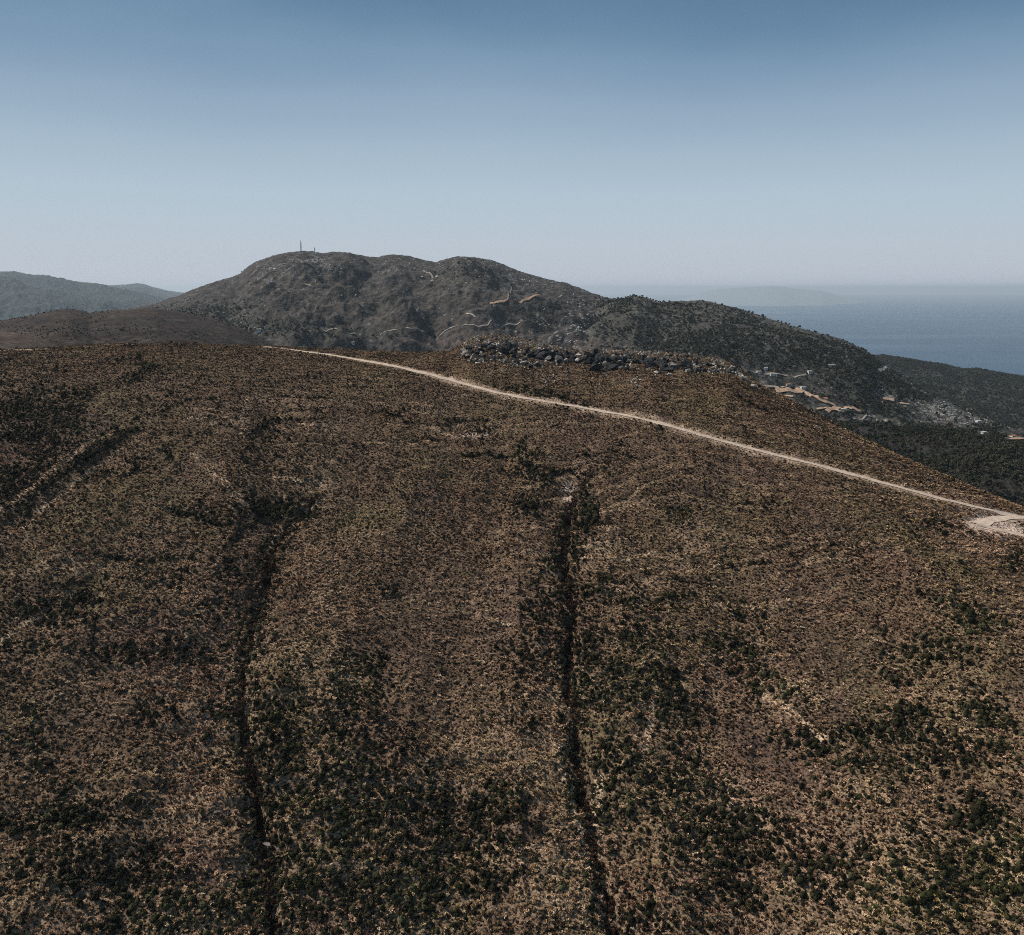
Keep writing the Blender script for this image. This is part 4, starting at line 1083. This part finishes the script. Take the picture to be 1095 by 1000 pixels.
def house(L, u, v, w, dp, h, rz, label, gable=False, wall=None):
    w, dp, h = w * .8, dp * .8, h * .75
    p = L.hit([u], [v])[0]
    e = bpy.data.objects.new('house', None); COL.objects.link(e)
    e.location = (p[0], p[1], p[2] - 0.5); e.rotation_euler = (0, 0, rz)
    tag(e, label, 'house')
    boxpart('wall', (-w / 2, w / 2, -dp / 2, dp / 2, -3.0, h), wall or M_WALLW, e)
    if gable:
        V = [(-w / 2 - .4, -dp / 2 - .4, h), (w / 2 + .4, -dp / 2 - .4, h), (w / 2 + .4, dp / 2 + .4, h), (-w / 2 - .4, dp / 2 + .4, h), (-w / 2 - .4, 0, h + dp * .24), (w / 2 + .4, 0, h + dp * .24)]
        link_mesh('roof', mesh_from('roof', V, [(0, 3, 2, 1), (0, 1, 5, 4), (2, 3, 4, 5), (1, 2, 5), (3, 0, 4)]), M_TILE, e)
    else:
        boxpart('roof', (-w / 2 - .3, w / 2 + .3, -dp / 2 - .3, dp / 2 + .3, h, h + .45), M_FLAT, e)
    nw = max(2, int(w / 4.0)); dx = w / nw
    for i in range(nw):
        cx = -w / 2 + dx * (i + .5)
        if i == nw // 2:
            boxpart('door', (cx - .6, cx + .6, -dp / 2 - .06, -dp / 2 + .1, 0.1, 2.4), M_DOOR, e)
        else:
            boxpart('window', (cx - .6, cx + .6, -dp / 2 - .05, -dp / 2 + .1, 1.2, 2.6), M_GLASS, e)
    return e
house(MR, 858.5, 415.5, 10, 8, 5.0, .2, 'small white house at the right end of the ochre terrace in the valley')
house(MR, 834, 414.8, 16, 6, 3.2, .1, 'low grey flat roofed house behind the ochre terrace in the valley', wall=M_WALLS)
house(MR, 902, 439.5, 9, 7, 4.5, -.5, 'small white house between the lower ochre terraces')
house(MR, 811, 399, 9, 7, 4.5, .3, 'small white house alone in the wood above the ochre terrace')
house(MR, 819, 395.5, 7, 6, 5.0, -.2, 'uppermost tiny white house in the wood above the ochre terrace')
house(MR, 827, 401.5, 13, 6, 3.5, .1, 'long low white house right of two small ones in the wood')
house(MR, 889, 391.5, 15, 7, 4.0, .2, 'long white house on the wooded spur below its ridge')
house(WD, 1052, 464.5, 5, 4, 3.4, .2, 'white house by the dark trees left of the ochre terraces at right')
house(WD, 1083, 466.5, 6, 4.5, 3.4, .4, 'white house between the two ochre terraces at the right edge', True)
house(MR, 866, 399, 8, 7, 5, .1, 'small white house in the wood right of the three near the ochre terrace')
house(MR, 882, 428, 8, 7, 4.5, -.3, 'small tiled white house above the lower ochre terraces', True)
house(MR, 843, 412.5, 8, 6, 4.5, .5, 'small tiled pale house just above the ochre terrace', True, M_WALLS)
house(MR, 1046, 452, 9, 7, 5, .2, 'white house beside the pale rocks at the right end of the scree')
far_track(MR, [(838, 424), (848, 425)], 4, M_EARTH, 2.0, 'terrace')
far_track(MR, [(944, 427), (956, 429)], 5, M_EARTH, 2.0, 'terrace')
far_track(MR, [(962, 432), (972, 433)], 5, M_EARTH, 2.0, 'terrace')
far_track(MR, [(802, 397), (820, 401), (840, 403), (862, 401)], 4, M_TRACK, 1.5)
house(MT, 541, 309, 8, 7, 4, .1, 'white hut beside the track high on the mountain')
house(MT, 377, 367.5, 8, 7, 4.5, .2, 'small white farmhouse at the foot of the mountain just behind the road')
house(MT, 277, 354.5, 10, 8, 7, .2, 'white hut among dark trees at the foot of the mountain')
house(MT, 338.5, 273.2, 16, 9, 5, .1, 'pale station building beside the rocks on the mountain top', wall=M_WALLS)

# ------------------------------------------------------------------ masts on the summit
M_STEEL = plain_mat('mast_steel', (0.30, 0.30, 0.31), 0.5, 0.1, 1)
def mast(u, H_, label, w=2.4):
    a, _ = ray(u, 270); R0 = float(MT.rc(a))
    rr_ = np.linspace(R0 * .97, R0 * 1.02, 60); zz_ = MT.zar(np.full(60, float(a)), rr_)
    i = int(np.argmax((zz_ - CAMZ) / rr_)); r0 = rr_[i]; z0 = zz_[i]
    e = bpy.data.objects.new('radio_mast', None); COL.objects.link(e)
    e.location = (r0 * math.sin(a), r0 * math.cos(a), z0); tag(e, label, 'mast')
    V, Fc = [], []
    q = 0.22
    for sx in (-1, 1):
        for sy in (-1, 1):
            box(V, Fc, sx * w / 2 - q, sx * w / 2 + q, sy * w / 2 - q, sy * w / 2 + q, -3, H_)
    n_ = int(H_ / 3)
    for i in range(n_):
        zq = i * H_ / n_
        for sy in (-1, 1):
            box(V, Fc, -w / 2, w / 2, sy * w / 2 - .1, sy * w / 2 + .1, zq, zq + .25)
            box(V, Fc, sy * w / 2 - .12, sy * w / 2 + .12, -w / 2, w / 2, zq + .3, zq + .5)
            k_ = len(V)
            V.extend([(-w / 2, sy * w / 2, zq), (-w / 2 + .3, sy * w / 2, zq), (w / 2, sy * w / 2, zq + H_ / n_), (w / 2 - .3, sy * w / 2, zq + H_ / n_)])
            Fc.append((k_, k_ + 1, k_ + 2, k_ + 3))
    link_mesh('lattice', mesh_from('lattice', V, Fc), M_STEEL, e)
    boxpart('antenna', (-.35, .35, -.35, .35, H_, H_ * 1.18), M_STEEL, e)
    boxpart('base', (-w, w, -w, w, -4, .6), M_FLAT, e)
    for k_ in range(2):
        boxpart('dish', (w / 2 + .1, w / 2 + 1.3, -.9, .9, H_ * (.45 + .25 * k_), H_ * (.45 + .25 * k_) + 1.8), M_WALLW, e)
mast(322, 28, 'tall lattice radio mast on the mountain summit')
mast(336.5, 11, 'short pale mast right of the tall one on the summit', 1.0)

# ------------------------------------------------------------------ haze
m = bpy.data.materials.new('haze_air'); m.use_nodes = True; nt = m.node_tree; nt.nodes.clear()
out = nt.nodes.new('ShaderNodeOutputMaterial'); pv = nt.nodes.new('ShaderNodeVolumePrincipled')
pv.inputs['Color'].default_value = (0.78, 0.90, 1.0, 1)
pv.inputs['Density'].default_value = 2.8e-5
pv.inputs['Anisotropy'].default_value = 0.2
nt.links.new(pv.outputs[0], out.inputs['Volume'])
V, Fc = [], []
box(V, Fc, -110000, 110000, -110000, 110000, -5.5, 885)
hz = link_mesh('haze', mesh_from('haze', V, Fc), m)
tag(hz, 'pale blue summer haze lying over the hills and the sea', 'haze', kind='stuff')
